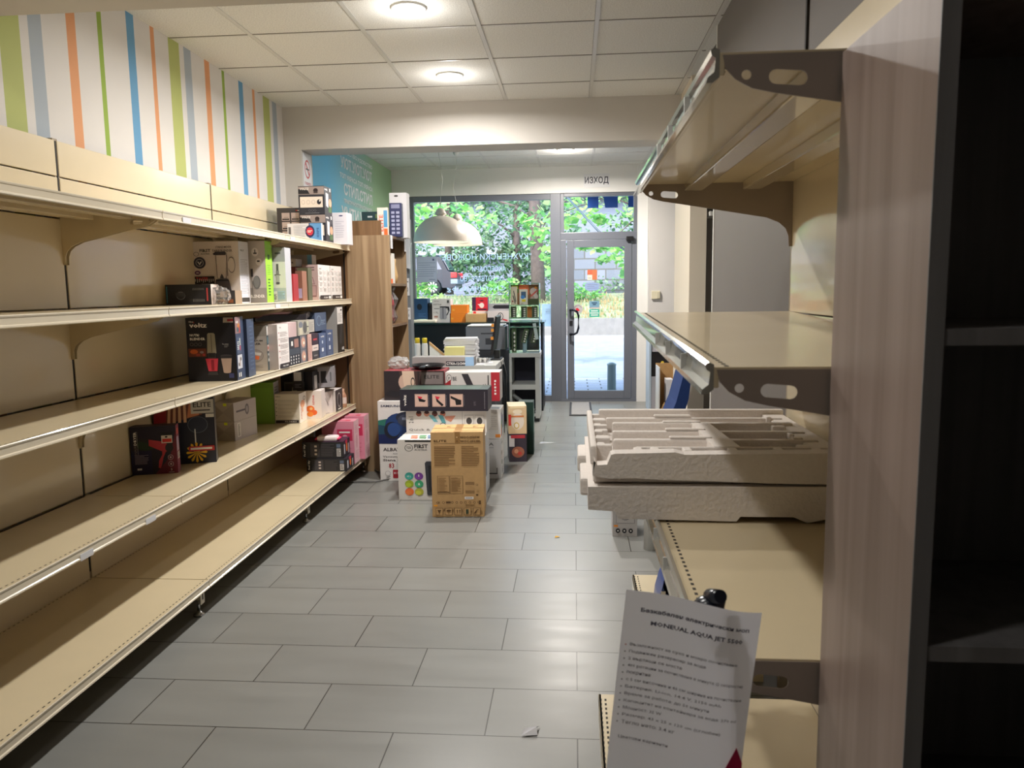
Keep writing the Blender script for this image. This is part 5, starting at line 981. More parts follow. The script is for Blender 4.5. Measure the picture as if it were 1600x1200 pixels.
wr = MB(); wr.lathe([(.03, 0), (.06, .05), (.035, .12), (.07, .2), (.03, .26), (.05, .30)], glassy('clear_plastic_wrap', (.85, .85, .84), 1.6, .12, .25), 8, smooth=False); wr.lathe([(.03, .02), (.035, .16), (.02, .24)], ink((190, 40, 52)), 10)
o = wr.build('wrapped_gift'); o.location = (-1.53, 6.40, 1.196); tag(o, 'red item in crumpled clear wrapping on the middle bookcase shelf', 'gift')
carton('small_gadget_box', 'slim white box behind the red wrapped item in the oak bookcase', 'box', -1.72, 6.45, 0, .13, .2, .1, 1.196, (206, 200, 196), BKG)

# grey slab behind the bookcase with notes
gs = MB().box(-1.585, -1.51, 7.12, 7.24, 0, 2.12, mat('grey_slab_paint', (116, 122, 128), .35)).build('grey_cabinet'); tag(gs, 'narrow tall grey cabinet behind the oak bookcase with paper notes', 'cabinet')
for (z0, z1, u0) in [(1.42, 1.58, -1.572), (1.20, 1.31, -1.568)]:
    MB().box(u0, u0+.055, 7.114, 7.119, z0, z1, M_paper).build('paper_note', gs)
    a = Art(.055, z1-z0); a.t('100', .2, .2, .3, DK, width=.6); a.lines(.15, .6, .85, .85, 2, DK); a.mb.build('printed_note', gs, Matrix(((1, 0, 0, u0), (0, 0, -1, 7.114), (0, 1, 0, z0), (0, 0, 0, 1))))
cs = MB(); cs.prism([(-1.535, 7.10, 2.09), (-1.495, 7.09, 2.09), (-1.49, 7.06, 1.66), (-1.55, 7.07, 1.68)], (0, .003, 0), M_paper)
tag(cs.build('hanging_sheet'), 'long curled white receipt sheet hanging on the narrow grey cabinet', 'paper sheet')

# ================================================================= DESK
dk = empty('desk', 'pale grey office desk with thick top behind the box pile', 'desk')
M_desk = mat('pale_grey_laminate', (206, 206, 202), .4)
MB().box(-1.93, -.742, 7.28, 8.11, .69, .75, M_desk, .002).build('desk_top', dk)
MB().box(-.80, -.762, 7.35, 8.05, 0, .69, mat('desk_leg_dark', (60, 62, 68), .4)).build('side_panel', dk); MB().box(-1.92, -1.88, 7.35, 8.05, 0, .69, M_desk).build('side_panel', dk)
MB().box(-1.88, -.80, 7.9, 7.92, .25, .69, M_desk).build('modesty_panel', dk)
for (x_, y_, lb) in [(-1.52, 7.42, 'slim white spray can with yellow cap, left of the pair on the desk'), (-1.448, 7.42, 'slim white spray can with yellow cap, right of the pair on the desk')]:
    c_ = MB().lathe([(.0001, 0), (.028, 0), (.030, .006), (.030, .19), (.026, .205), (.018, .215)], M_whitep, 20).build('spray_can'); c_.location = (x_, y_, .7505); tag(c_, lb, 'spray can', 'yellow capped spray cans')
    MB().lathe([(.024, .208), (.025, .25), (.022, .258), (.0001, .258)], mat('yellow_cap', (236, 206, 50), .35), 20).build('cap', c_)
pp = MB(); rr = random.Random(9)
for k in range(20):
    T = Matrix.Translation((-1.13, 7.72, .7505+.012*k)) @ Matrix.Rotation(R(rr.uniform(-6, 6)), 4, 'Z')
    pp.box(-.16, .16, -.11, .11, 0, .011, M_paper, T=T)
tag(pp.build('paper_stack'), 'stack of white papers and folders in the middle of the desk', 'papers', kind='stuff')
yb = MB().box(-1.26, -1.075, 7.44, 7.56, .7505, .915, mat('pale_yellow_card', (232, 224, 150), .7), .003).build('yellow_box'); tag(yb, 'pale yellow box in front of the paper stack on the desk', 'box')
tag(MB().box(-1.35, -.86, 7.30, 7.43, .7505, .757, M_paper, .001).box(-1.0, -.8, 7.45, 7.6, .7505, .756, M_paper, T=None).build('loose_papers'), 'loose white sheets along the front edge of the desk', 'papers')
tag(MB().box(-1.60, -1.555, 7.52, 7.60, .7505, .97, M_paper, .002).build('white_binder'), 'white upright binder beside the spray cans', 'binder')
tri = MB().prism([(-1.44, 7.62, .7505), (-1.22, 7.62, .7505), (-1.44, 7.62, .93)], (0, .012, 0), M_whitep).prism([(-1.22, 7.61, .7505), (-1.22, 7.61, .775), (-1.44, 7.61, .958), (-1.44, 7.61, .93)], (0, .03, 0), M_kraft); tag(tri.build('desk_organiser'), 'triangular cardboard edged stand on the desk behind the spray cans', 'stand')
tag(MB().box(-1.29, -1.215, 7.50, 7.56, .7505, .80, M_black, .004).build('stapler_box'), 'small black box left of the paper stack on the desk', 'box')
mk_ = MB()
for k in range(6): mk_.lathe([(.013, 0), (.013, .05), (.0001, .055)], M_chrome if k % 2 else M_whitep, 10, T=Matrix.Translation((-.96+k*.022, 7.5+.02*(k % 2), .7505)))
tag(mk_.build('small_bottles'), 'cluster of small glass and metal bottles near the monitor', 'bottles', kind='stuff')
mo = empty('monitor', 'dark flat monitor seen almost edge on at the right of the desk', 'monitor', (-.80, 7.72, .7505))
MB().prism([(-.045, 0, .06), (-.022, 0, .06), (.035, 0, .44), (.012, 0, .45)], (0, .42, 0), M_black).build('screen', mo)
MB().box(-.02, .035, .16, .26, .0, .10, M_black, .004).box(-.05, .055, .08, .34, 0, .014, M_black, .004).build('stand', mo)
for (y_, z_) in [(.0, .36), (.0, .31), (.0, .23)]: MB().box(-.045+.06*(z_-.06), -.018+.06*(z_-.06)-.0, -.003, 0, z_-.015, z_+.015, ink((240, 150, 60))).build('sticky_note', mo)
tag(MB().tube([(-.73, 7.9, .74), (-.69, 7.85, .6), (-.70, 7.8, .4), (-.68, 7.8, .1)], .006, M_black).tube([(-.73, 7.7, .75), (-.70, 7.68, .5), (-.71, 7.7, .02)], .005, M_black).build('computer_cables'), 'black computer cables hanging off the right end of the desk', 'cable')
pr = empty('printer', 'boxy grey office printer with paper on top, behind the monitor', 'printer', (-.98, 8.62, 0))
Mp = mat('printer_grey', (128, 130, 138), .45)
MB().box(-.22, .22, -.10, .34, .80, 1.06, Mp, .01).build('body', pr); MB().box(-.0, .10, -.104, -.098, .86, .93, mat('printer_dark', (60, 62, 70), .5)).box(-.05, .14, -.104, -.098, .975, .99, mat('printer_dark', (60, 62, 70), .5)).build('paper_slot', pr)
MB().box(-.20, .20, -.12, .28, 1.062, 1.075, M_whitep, .003).build('lid', pr)
MB().box(-.24, .26, -.12, .36, 0, .798, mat('printer_stand', (46, 50, 58), .5)).build('stand', pr)

# ================================================================= BLACK COUNTER UNDER THE WINDOW
ct = empty('counter', 'long black counter running under the wide shop window', 'counter')
Mk = mat('counter_black', (20, 25, 32), .35)
MB().box(-2.14, -.374, 9.26, 9.80, 0, 1.055, Mk, .003).build('body', ct); MB().box(-2.14, -.355, 9.22, 9.82, 1.056, 1.075, mat('counter_top', (36, 56, 54), .2, coat=.4), .002).build('counter_top', ct)
CT = 1.0755; CG = 'boxes on the black counter'
carton('coffee_machine_box', 'navy box with a curved black side, leftmost on the window counter', 'box', -1.94, 9.35, 0, .16, .25, .2, CT+.04, (26, 54, 90), CG, front=lambda a: (a.r(0, 0, 1, 1, (34, 66, 104)), a.c(.4, .6, .2, .15, (20, 26, 40)), a.lines(.3, .1, .85, .3, 3, (60, 96, 140))))
tag(MB().box(-1.795, -1.72, 9.37, 9.57, CT+.002, CT+.24, M_black, .03).build('black_case'), 'rounded black case touching the navy box on the counter', 'case')
tag(MB().box(-2.0, -1.66, 9.23, 9.345, CT, CT+.035, ink((222, 216, 200)), .012).build('folded_cloth'), 'folded cream cloth hanging over the counter front at left', 'cloth')
def f(a):
    a.r(0, 0, 1, 1, (190, 186, 188)); a.t('first', .12, .88, .04, DK, width=.25); a.t('KETTLE', .08, .73, .055, DK, width=.42); a.lines(.1, .55, .4, .62, 1, DK); a.t('1.7L', .08, .38, .07, DK, width=.25); a.r(.1, .2, .3, .28, (150, 110, 100)); a.r(.82, .82, .92, .94, DK)
    a.p([(.42, .66), (.75, .66), (.78, .18), (.72, .13), (.45, .13), (.40, .2)], (140, 140, 148)); a.r(.55, .16, .62, .64, (96, 96, 106)); a.r(.42, .63, .78, .68, K_); a.p([(.75, .68), (.92, .66), (.95, .5), (.82, .30), (.76, .30), (.88, .48), (.84, .6), (.75, .6)], K_)
carton('kettle_box', 'pale grey box with a steel kettle picture on the window counter', 'box', -1.72, 9.35, 0, .225, .285, .2, CT, (196, 194, 196), CG, front=f)
for (x_, z_, w_, h_, lb) in [(-1.475, 0, .19, .108, 'orange carton, lower of the two on the window counter'), (-1.50+.04, .109, .20, .10, 'orange carton, upper of the two on the window counter')]:
    carton('orange_box', lb, 'box', x_-.03, 9.35, 0, w_, h_, .2, CT+z_, (222, 124, 30), 'orange cartons on the counter', front=lambda a: (a.r(0, 0, 1, 1, (222, 124, 30)), a.r(.08, .3, .22, .5, (244, 160, 60))))
carton('kraft_box', 'low brown cardboard box right of the orange cartons', 'box', -1.31, 9.33, 0, .248, .098, .15, CT, M_kraft, CG)
carton('small_white_box', 'white box with red mark supporting the red and navy kettle box', 'box', -1.25, 9.50, 0, .23, .13, .15, CT, (206, 202, 204), CG, front=lambda a: (a.r(0, 0, 1, 1, (206, 200, 202)), a.r(.05, .75, .2, .95, (200, 50, 60))))
def f(a): a.r(0, 0, 1, 1, (58, 40, 70)); a.r(.25, 0, 1, 1, (186, 34, 52)); a.c(.62, .4, .15, .2, (214, 210, 210)); a.p([(.35, .5), (.5, .35), (.5, .5)], (214, 210, 210)); a.c(.62, .75, .14, .04, K_); a.r(.35, .05, .9, .15, (30, 24, 50))
carton('kettle_box', 'red and navy kettle box standing high on the white one', 'box', -1.252, 9.50, 0, .195, .165, .12, CT+.131, (60, 40, 76), CG, front=f)
carton('kettle_box', 'white box with an outlined kettle and red swirl near the display', 'box', -1.045, 9.35, 0, .26, .13, .15, CT, (200, 194, 196), CG, front=lambda a: (a.r(0, 0, 1, 1, (200, 190, 190)), a.r(0, 0, .3, .4, K_), a.ring(.6, .5, .14, .36, DK, (200, 190, 190), .8), a.r(.58, .3, .62, .7, DK), a.p([(.7, .3), (.95, .15), (.9, .05), (.7, .2)], (206, 50, 60))))
carton('long_box', 'long grey box with a black stripe lying above the swirl box', 'box', -1.03, 9.37, 0, .255, .088, .12, CT+.131, (150, 150, 156), CG, front=lambda a: (a.r(0, 0, 1, 1, (150, 148, 152)), a.p([(.18, .5), (.26, .8), (.98, .8), (.98, .3), (.26, .3)], (32, 30, 38))))

# grey open cabinet and glass showcase
gc = empty('grey_cabinet', 'white and grey open cabinet under the glass showcase', 'cabinet')
Mg = mat('grey_cabinet_laminate', (196, 198, 196), .4); Mnv = mat('navy_lining', (24, 26, 48), .5)
MB().box(-.716, -.69, 8.485, 8.90, 0.06, .72, Mg).build('side_panel', gc); MB().box(-.43, -.381, 8.485, 8.90, .04, .72, Mg).build('side_panel', gc); MB().box(-.716, -.375, 8.475, 8.91, .72, .765, Mg, .002).build('top_panel', gc)
MB().box(-.69, -.43, 8.487, 8.88, .36, .415, Mg).build('shelf', gc); MB().box(-.69, -.43, 8.487, 8.88, .06, .09, Mg).build('shelf', gc); MB().box(-.69, -.43, 8.88, 8.90, .06, .72, Mnv).build('back_panel', gc)
MB().box(-.70, -.39, 8.50, 8.88, 0, .06, M_black).build('plinth', gc)
tg = MB().tube([(-.685, 8.52, .30), (-.44, 8.52, .115)], .022, mat('tube_grey', (150, 150, 150), .25, metal=.5), 12); tag(tg.build('vacuum_tube'), 'grey tube leaning diagonally inside the open cabinet', 'tube')
M_gl = glassy('showcase_glass', (.90, .97, .93), .9)
gsn = empty('glass_showcase', 'green edged glass showcase standing on the open cabinet', 'showcase')
M_ge = mat('glass_edge_green', (110, 160, 140), .2)
for (x0, x1) in ((-.712, -.706), (-.386, -.380)): MB().box(x0, x1, 8.49, 8.80, .7655, 1.525, M_gl).box(x0, x1, 8.487, 8.4895, .7655, 1.525, M_ge).build('side_pane', gsn)
MB().box(-.706, -.386, 8.80, 8.806, .7655, 1.525, M_gl).build('back_pane', gsn)
for zz in (1.045, 1.145, 1.285): MB().box(-.705, -.387, 8.50, 8.80, zz, zz+.006, M_gl).box(-.705, -.387, 8.497, 8.50, zz, zz+.006, M_ge).build('shelf', gsn)
MB().box(-.712, -.38, 8.487, 8.806, 1.525, 1.531, M_gl).box(-.712, -.38, 8.484, 8.487, 1.525, 1.531, M_ge).build('top_pane', gsn)
a = Art(.31, .22); a.r(0, 0, 1, 1, (124, 84, 50)); a.r(0, .6, .3, 1, (70, 100, 50)); a.r(.04, .8, .26, .95, (200, 200, 60)); a.r(.3, .5, .65, 1, (196, 100, 60)); a.c(.82, .66, .13, .2, (190, 176, 170)); a.c(.86, .4, .12, .18, (206, 196, 190)); a.c(.78, .3, .08, .16, (170, 150, 140)); a.p([(.7, .45), (.98, .8), (.98, .7), (.75, .4)], (190, 90, 80)); a.r(.62, 0, 1, .3, (60, 74, 40)); a.c(.9, .85, .05, .06, (226, 140, 50))
ps_ = MB().box(0, .31, 0, .004, 0, .22, M_paper).build('food_poster'); a.mb.build('printed_front', ps_, face_mat(.31, .004, .22, 'front')); ps_.location = (-.70, 8.60, 1.2925); tag(ps_, 'colourful food poster in the top of the glass showcase', 'poster')
a = Art(.09, .17); a.r(0, 0, 1, 1, (214, 210, 196)); a.r(.2, .45, .8, .85, (60, 90, 120)); a.c(.4, .5, .25, .12, (60, 130, 200)); a.r(.3, .2, .75, .35, (220, 200, 40)); a.lines(.15, .05, .5, .12, 2, DK)
o = carton('knife_card', 'white card with blue and yellow picture in the glass showcase centre', 'card', -.60, 8.56, 0, .09, .165, .01, 1.2925, (214, 210, 196)); a.mb.build('printed_front', o, face_mat(.09, .01, .17, 'front'))
carton('knife_card', 'cream card with two dark knives at the showcase left', 'card', -.695, 8.55, 0, .07, .20, .01, 1.2925, (214, 204, 180), front=lambda a: (a.r(0, 0, 1, 1, (214, 204, 180)), a.p([(.4, .75), (.5, .8), (.85, .2), (.75, .15)], K_), a.p([(.3, .5), (.4, .55), (.75, .1), (.65, .05)], K_), a.c(.3, .2, .12, .05, (140, 60, 50))))
def knives(a):
    a.r(0, 0, 1, 1, (74, 96, 62)); a.r(.15, .05, .5, .8, (40, 50, 36))
    for k in range(5): a.c(.6, .12+k*.17, .2, .055, (196, 196, 190))
for (x_, z_, h_, cc, lb) in [(-.70, 1.152, .125, 0, 'left'), (-.585, 1.152, .125, 1, 'middle'), (-.465, 1.152, .125, 2, 'right')]:
    carton('knife_pack', 'green striped knife pack, %s one on the second showcase shelf' % lb, 'pack', x_, 8.56, 0, .065, h_, .02, z_, (86, 110, 66), 'knife packs in the showcase', front=knives)
carton('knife_pack', 'orange knife pack between green ones on the second showcase shelf', 'pack', -.52, 8.60, 0, .055, .12, .02, 1.152, (190, 120, 50), 'knife packs in the showcase')
for (x_, z_, h_, rz, lb) in [(-.69, .7665, .27, 0, 'tall green knife card standing at the showcase bottom left'), (-.585, .88, .16, -14, 'tilted green knife card hanging in the showcase middle'), (-.48, .88, .16, -14, 'tilted green knife card hanging at the showcase right')]:
    o = carton('knife_card', lb, 'card', x_, 8.55, 0, .05, h_, .008, z_, (86, 110, 66), front=knives); o.rotation_euler = (0, R(-rz), 0)
o = MB().lathe([(.0001, 0), (.022, 0), (.023, .01), (.023, .14), (.012, .155), (.012, .165), (.0001, .165)], mat('silver_label_can', (150, 176, 190), .3, metal=.3), 16).build('spray_can'); o.location = (-.55, 8.60, .7665); tag(o, 'silver blue can standing alone on the showcase floor', 'spray can')
o = carton('knife_card', 'pale tilted blister card at the right edge of the showcase', 'card', -.425, 8.52, 0, .035, .18, .008, .91, (180, 196, 196)); o.rotation_euler = (0, R(-10), 0)

# ================================================================= PENDANT LAMPS
def pendant(x, y, zr, r, h, label, tone, sw, power, colr):
    root = empty('pendant_lamp', label, 'pendant lamp', (x, y, 0), 0, 'dome pendant lamps')
    pr_ = []
    for k in range(13):
        t = k/12*math.pi/2*.93; pr_.append((r*math.cos(t), zr+(h-.075)*math.sin(t)))
    top = zr+h
    pr_ += [(.062, top-.065), (.055, top-.045), (.035, top-.012), (.018, top-.002), (.0001, top)]
    inner = [(max(.0001, p[0]-.006), p[1]-.006) for p in pr_[:13]]; inner[0] = (r-.006, zr)
    MB().lathe(pr_, tone, 48, cap=False).build('lamp_shade', root)
    MB().lathe(inner, mat('shade_inside_white', (240, 238, 230), .5), 48, cap=False).lathe([(r-.006, zr), (r, zr)], tone, 48, cap=False).build('shade_lining', root)
    MB().lathe([(.0001, zr+.03), (.05, zr+.04), (.06, zr+.08), (.04, zr+.12), (.02, zr+.15)], mat('bulb_glow', (255, 244, 214), .4, emis=6), 16, cap=False).build('bulb', root)
    MB().tube([(0, 0, top-.005), (.008*sw, 0, top+.12), (.05*sw, 0, top+.28), (.02*sw, 0, top+.42), (-.01*sw, 0, top+.55), (0, 0, CZ2-.01)], .0022, M_grid, 6).build('cord', root)
    MB().lathe([(.0001, CZ2-.055), (.02, CZ2-.05), (.034, CZ2-.02), (.036, CZ2-.002)], M_whitep, 16).build('ceiling_rose', root)
    L = bpy.data.lights.new('bulb_light', 'POINT'); L.energy = power; L.color = colr; L.shadow_soft_size = .05; lo = bpy.data.objects.new('bulb_light', L); C.objects.link(lo); lo.parent = root; lo.location = (0, 0, zr+.075)
M_shade = mat('pearl_grey_shade', (236, 227, 214), .35, coat=.2)
pendant(-1.36, 8.0, 1.955, .284, .345, 'grey beige dome pendant lamp, nearer of the two before the window', M_shade, .6, 45, (.92, 1, .98))
pendant(-1.30, 8.75, 1.965, .274, .345, 'grey beige dome pendant lamp, farther of the two with warm inside', M_shade, -.8, 45, (1, .9, .70))

# ================================================================= RIGHT CORNER BY THE DOOR
wc = empty('storage_cabinet', 'tall white cabinet with a black middle panel right of the door', 'cabinet')
Mw2 = mat('cabinet_white', (206, 202, 210), .4)
MB().box(.90, 1.30, 9.2, 9.55, 0, .42, Mw2, .004).build('lower_door', wc); MB().box(.91, 1.30, 9.2, 9.55, .42, .70, mat('cabinet_black', (34, 32, 38), .3), .003).build('middle_panel', wc)
MB().box(.91, 1.30, 9.19, 9.55, .71, .90, Mw2, .012).build('upper_flap', wc); MB().box(.875, .905, 9.18, 9.56, 0, .95, mat('pale_blue_edge', (190, 206, 222), .4), .006).build('side_panel', wc)
MB().lathe([(.018, 0), (.018, .004)], ink((220, 190, 60)), 16, T=Matrix.Translation((1.035, 9.199, .585)) @ Matrix.Rotation(R(90), 4, 'X')).build('round_badge', wc)
cb = empty('open_cardboard_box', 'open tall cardboard carton with papers beside the blue chair', 'box', (0, 0, 0))
MB().box(.79, .80, 7.3, 7.6, 0, .72, M_whitep).box(.79, 1.05, 7.59, 7.6, 0, .735, M_kraft).box(1.04, 1.05, 7.3, 7.6, 0, .70, M_kraft).box(.80, 1.04, 7.3, 7.31, 0, .30, M_kraft).box(.80, 1.04, 7.31, 7.59, 0, .01, M_kraft).build('carton_walls', cb)
MB().prism([(.80, 7.30, .30), (.84, 7.28, .40), (.90, 7.29, .30)], (0, .006, 0), M_kraft).build('flap', cb)
tag(MB().box(.865, .93, 7.36, 7.52, .012, .60, M_paper, .002).box(.935, .96, 7.36, 7.52, .012, .58, mat('brown_file', (110, 84, 62), .7)).build('file_folders'), 'white and brown files standing in the open cardboard carton', 'folders')
tag(MB().prism([(.93, 7.33, .45), (1.03, 7.33, .45), (1.03, 7.33, .70), (.97, 7.33, .70), (.93, 7.33, .62)], (0, .01, 0), mat('buff_card', (212, 176, 128), .8)).build('buff_card'), 'buff card sticking out of the open cardboard carton', 'card')
ch = empty('office_chair', 'office chair with a dark blue padded back, right of the aisle', 'chair', (.68, 5.25, 0), 0)
Mbl = mat('chair_blue_fabric', (20, 52, 110), .8, noise=.08, nscale=60)
bk_ = MB(); pts = [(-.07, .46), (-.015, .60), (.02, .74), (.035, .80), (.055, .82), (.075, .81), (.08, .76), (.065, .62), (.03, .50), (-.01, .44), (-.05, .43)]
bk_.prism([(p[0], -.16, p[1]+.12) for p in pts], (0, .40, 0), Mbl); bk_.build('backrest', ch)
MB().box(-.46, -.04, -.18, .26, .42, .49, Mbl, .025).build('seat', ch)
MB().tube([(-.02, .04, .60), (.02, .04, .48), (.0, .04, .40), (-.1, .04, .385)], .018, M_black).tube([(-.25, .04, .42), (-.25, .04, .10)], .025, M_black).build('gas_lift', ch)
bs = MB()
for k in range(5):
    t = k*2*math.pi/5+.3; bs.tube([(-.25, .04, .11), (-.25+.27*math.cos(t), .04+.27*math.sin(t), .065)], .018, M_black); bs.lathe([(.0001, -.025), (.025, -.02), (.025, .02), (.0001, .025)], M_black, 12, T=Matrix.Translation((-.25+.27*math.cos(t), .04+.27*math.sin(t), .028)) @ Matrix.Rotation(R(90), 4, 'X'))
bs.build('star_base', ch)

# ================================================================= THE STREET
def stone(name, c1, c2, sc, mortar=(90, 88, 86), bw=.5, bh=.25, ms=.012):
    m = bpy.data.materials.new(name); m.use_nodes = True; n = m.node_tree; b = n.nodes['Principled BSDF']; b.inputs['Roughness'].default_value = .85
    tc = n.nodes.new('ShaderNodeTexCoord'); br = n.nodes.new('ShaderNodeTexBrick'); br.inputs['Scale'].default_value = sc; br.inputs['Brick Width'].default_value = bw; br.inputs['Row Height'].default_value = bh; br.inputs['Mortar Size'].default_value = ms
    br.inputs['Color1'].default_value = col(c1); br.inputs['Color2'].default_value = col(c2); br.inputs['Mortar'].default_value = col(mortar); return m, n, tc, br, b
def flat_brick(name, c1, c2, plane, **k):
    m, n, tc, br, b = stone(name, c1, c2, 1, **k)
    if plane == 'XY': n.links.new(tc.outputs['Object'], br.inputs[0])
    else:
        sp = n.nodes.new('ShaderNodeSeparateXYZ'); cb_ = n.nodes.new('ShaderNodeCombineXYZ'); n.links.new(tc.outputs['Object'], sp.inputs[0]); n.links.new(sp.outputs[0], cb_.inputs[0]); n.links.new(sp.outputs[2], cb_.inputs[1]); n.links.new(cb_.outputs[0], br.inputs[0])
    n.links.new(br.outputs[0], b.inputs['Base Color']); return m
M_pav = flat_brick('pavement_slabs', (146, 150, 158), (160, 162, 168), 'XY', bw=.4, bh=.2, ms=.012)
M_asph = mat('asphalt', (128, 134, 146), .9, noise=.12, nscale=2.5)
M_conc = mat('concrete', (122, 118, 114), .9, noise=.12, nscale=5)
M_soil = mat('grassy_soil', (128, 134, 100), .95, noise=.35, nscale=3)
M_stone = flat_brick('grey_stone_wall', (122, 124, 136), (100, 104, 114), 'XZ', bw=.9, bh=.45, ms=.03)
struct('pavement', MB().box(-16, 18, 10.18, 12.75, -.20, -.01, M_pav))
struct('street_ground', MB().box(-60, 60, 12.7, 80, -.4, -.06, M_asph))
struct('far_pavement', MB().box(-40, 40, 22.4, 23.6, -.3, .04, mat('far_paving', (142, 144, 150), .9)))
kb = MB(); kb.box(-40, 40, 23.6, 23.85, -.1, .55, M_conc); struct('low_street_wall', kb)
bank = MB(); bank.prism([(-40, 23.85, 0), (-40, 23.85, .52), (-40, 29.2, 1.22), (-40, 34.4, 1.24), (-40, 34.4, 0)], (80, 0, 0), M_soil); tag(bank.build('grassy_bank'), kind='structure')
ur = MB(); ur.box(-40, -1.5, 29.2, 33.2, 1.24, 1.262, M_asph); struct('upper_road', ur)
struct('stone_wall', MB().box(-1.0, 40, 33.6, 34.2, 1.2, 3.3, M_stone))
gb = MB(); gb.box(-30, 40, 44, 52, 0, 14, mat('grey_building', (126, 130, 144), .8, noise=.05, nscale=.5))
for k in range(4): gb.box(-30, 40, 43.4, 44, 3.4+k*3, 3.65+k*3, mat('building_band', (156, 158, 166), .8))
tag(gb.build('apartment_building'), 'pale grey apartment building far behind the trees', 'building')
# bollard
o = MB().lathe([(.062, -.02), (.060, .38), (.066, .385), (.066, .40), (.03, .42), (.0001, .425)], mat('bollard_green_grey', (128, 146, 142), .5), 20).build('bollard'); o.location = (.525, 10.95, 0); tag(o, 'grey green metal bollard on the pavement outside the door', 'bollard')
# awning with arm
aw = empty('awning', 'blue shop awning outside with scalloped valance', 'awning')
Mab = mat('awning_blue', (40, 84, 150), .8)
MB().prism([(.16, 10.25, 3.25), (.16, 12.0, 2.84), (.16, 12.0, 2.83), (.16, 10.25, 3.24)], (3.6, 0, 0), Mab).build('canvas', aw)
x_ = .207
for k in range(10):
    w__ = (.165, .22, .20)[k % 3]; MB().prism([(x_, 12.0, 2.83), (x_+w__, 12.0, 2.83), (x_+w__, 12.0, 2.665), (x_+.03*(k % 2), 12.0, 2.665)], (0, .004, 0), Mab).build('valance_flap', aw); x_ += w__+(.07, .155, .09)[k % 3]
MB().tube([(-.10, 11.95, 2.83), (.36, 11.7, 2.30), (.80, 11.4, 1.95), (1.3, 11.0, 1.6)], .016, mat('arm_grey', (90, 104, 112), .4, metal=.5)).build('arm', aw)
# parked cars
def car(label, loc, rz, body, scale=1.0):
    root = empty('parked_car', label, 'car', loc, rz)
    Mb = mat('car_paint_%d_%d_%d' % body, body, .35, coat=.3); Mt = mat('tyre', (30, 30, 32), .8)
    prof = [(-2.25, .35), (-2.28, .62), (-2.2, .82), (-1.95, .92), (-1.7, 1.40), (-1.5, 1.47), (.2, 1.46), (.55, 1.38), (1.15, .98), (1.95, .86), (2.2, .72), (2.25, .40), (2.1, .28), (1.72, .28)]
    arch = lambda cx: [(cx+.36*math.cos(t*math.pi/8), .30+.36*math.sin(t*math.pi/8)) for t in range(0, 9)]
    pr_ = prof[:-1]+[(1.76, .28)]+arch(1.38)+[(1.0, .26), (-1.0, .26)]+arch(-1.35)+[(-1.74, .28), (-2.1, .28)]
    MB().prism([(p[0], -.84, p[1]) for p in pr_], (0, 1.68, 0), Mb).build('body', root)
    gw = mat('car_glass', (70, 84, 120), .08, coat=1)
    for sy in (-.846, .842):
        MB().prism([(-1.72, sy, .98), (-1.52, sy, 1.36), (-.55, sy, 1.40), (-.55, sy, .98)], (0, .005, 0), gw).prism([(-.48, sy, .98), (-.48, sy, 1.40), (.2, sy, 1.40), (.48, sy, 1.32), (1.02, sy, .98)], (0, .005, 0), gw).build('side_window', root)
    MB().prism([(-1.96, -.7, .95), (-1.73, -.7, 1.38), (-1.76, -.7, 1.40), (-1.99, -.7, .95)], (0, 1.4, 0), gw).build('rear_window', root)
    MB().prism([(.6, -.7, 1.37), (1.15, -.7, .99), (1.18, -.7, 1.01), (.64, -.7, 1.40)], (0, 1.4, 0), gw).build('windscreen', root)
    for sy in (-.86, .68): MB().box(-2.29, -2.06, sy, sy+.18, .66, .86, mat('tail_light_red', (206, 26, 40), .25), .02).build('tail_light', root)
    MB().box(-2.33, -2.05, -.87, .87, .42, .60, mat('bumper_grey', (120, 128, 138), .35), .03).build('rear_bumper', root)
    for cx in (1.38, -1.35):
        for sy, sgn in ((-.80, -1), (.80, 1)):
            T = Matrix.Translation((cx, sy, .31)) @ Matrix.Rotation(R(90), 4, 'X')
            wm = MB().lathe([(.20, -.09), (.29, -.10), (.315, -.06), (.315, .06), (.29, .10), (.20, .09)], Mt, 24, T=T).build('wheel', root)
            rm = MB().lathe([(.0001, .085*(-sgn)), (.21, .085*(-sgn)), (.22, .10*(-sgn))], mat('rim_dark', (80, 84, 90), .4, metal=.5), 24, T=T, cap=False)
            for k in range(10):
                t = k*math.pi/5; ax = Vector((math.cos(t), 0, math.sin(t))); px = Vector((-math.sin(t), 0, math.cos(t)))
                c0 = Vector((cx, sy+sgn*.10, .31)); rm.poly([c0+ax*.03-px*.018, c0+ax*.20-px*.026, c0+ax*.20+px*.026, c0+ax*.03+px*.018], M_whitep)
            rm.build('rim', wm)
    return root
c1 = car('dark blue estate car with red tail light parked beyond the bank', (-6.75, 30.4, 1.262), 180, (14, 20, 48))
car('silver blue car parked on the street outside the right side window', (4.3, 17.0, -.06), 0, (130, 150, 176))
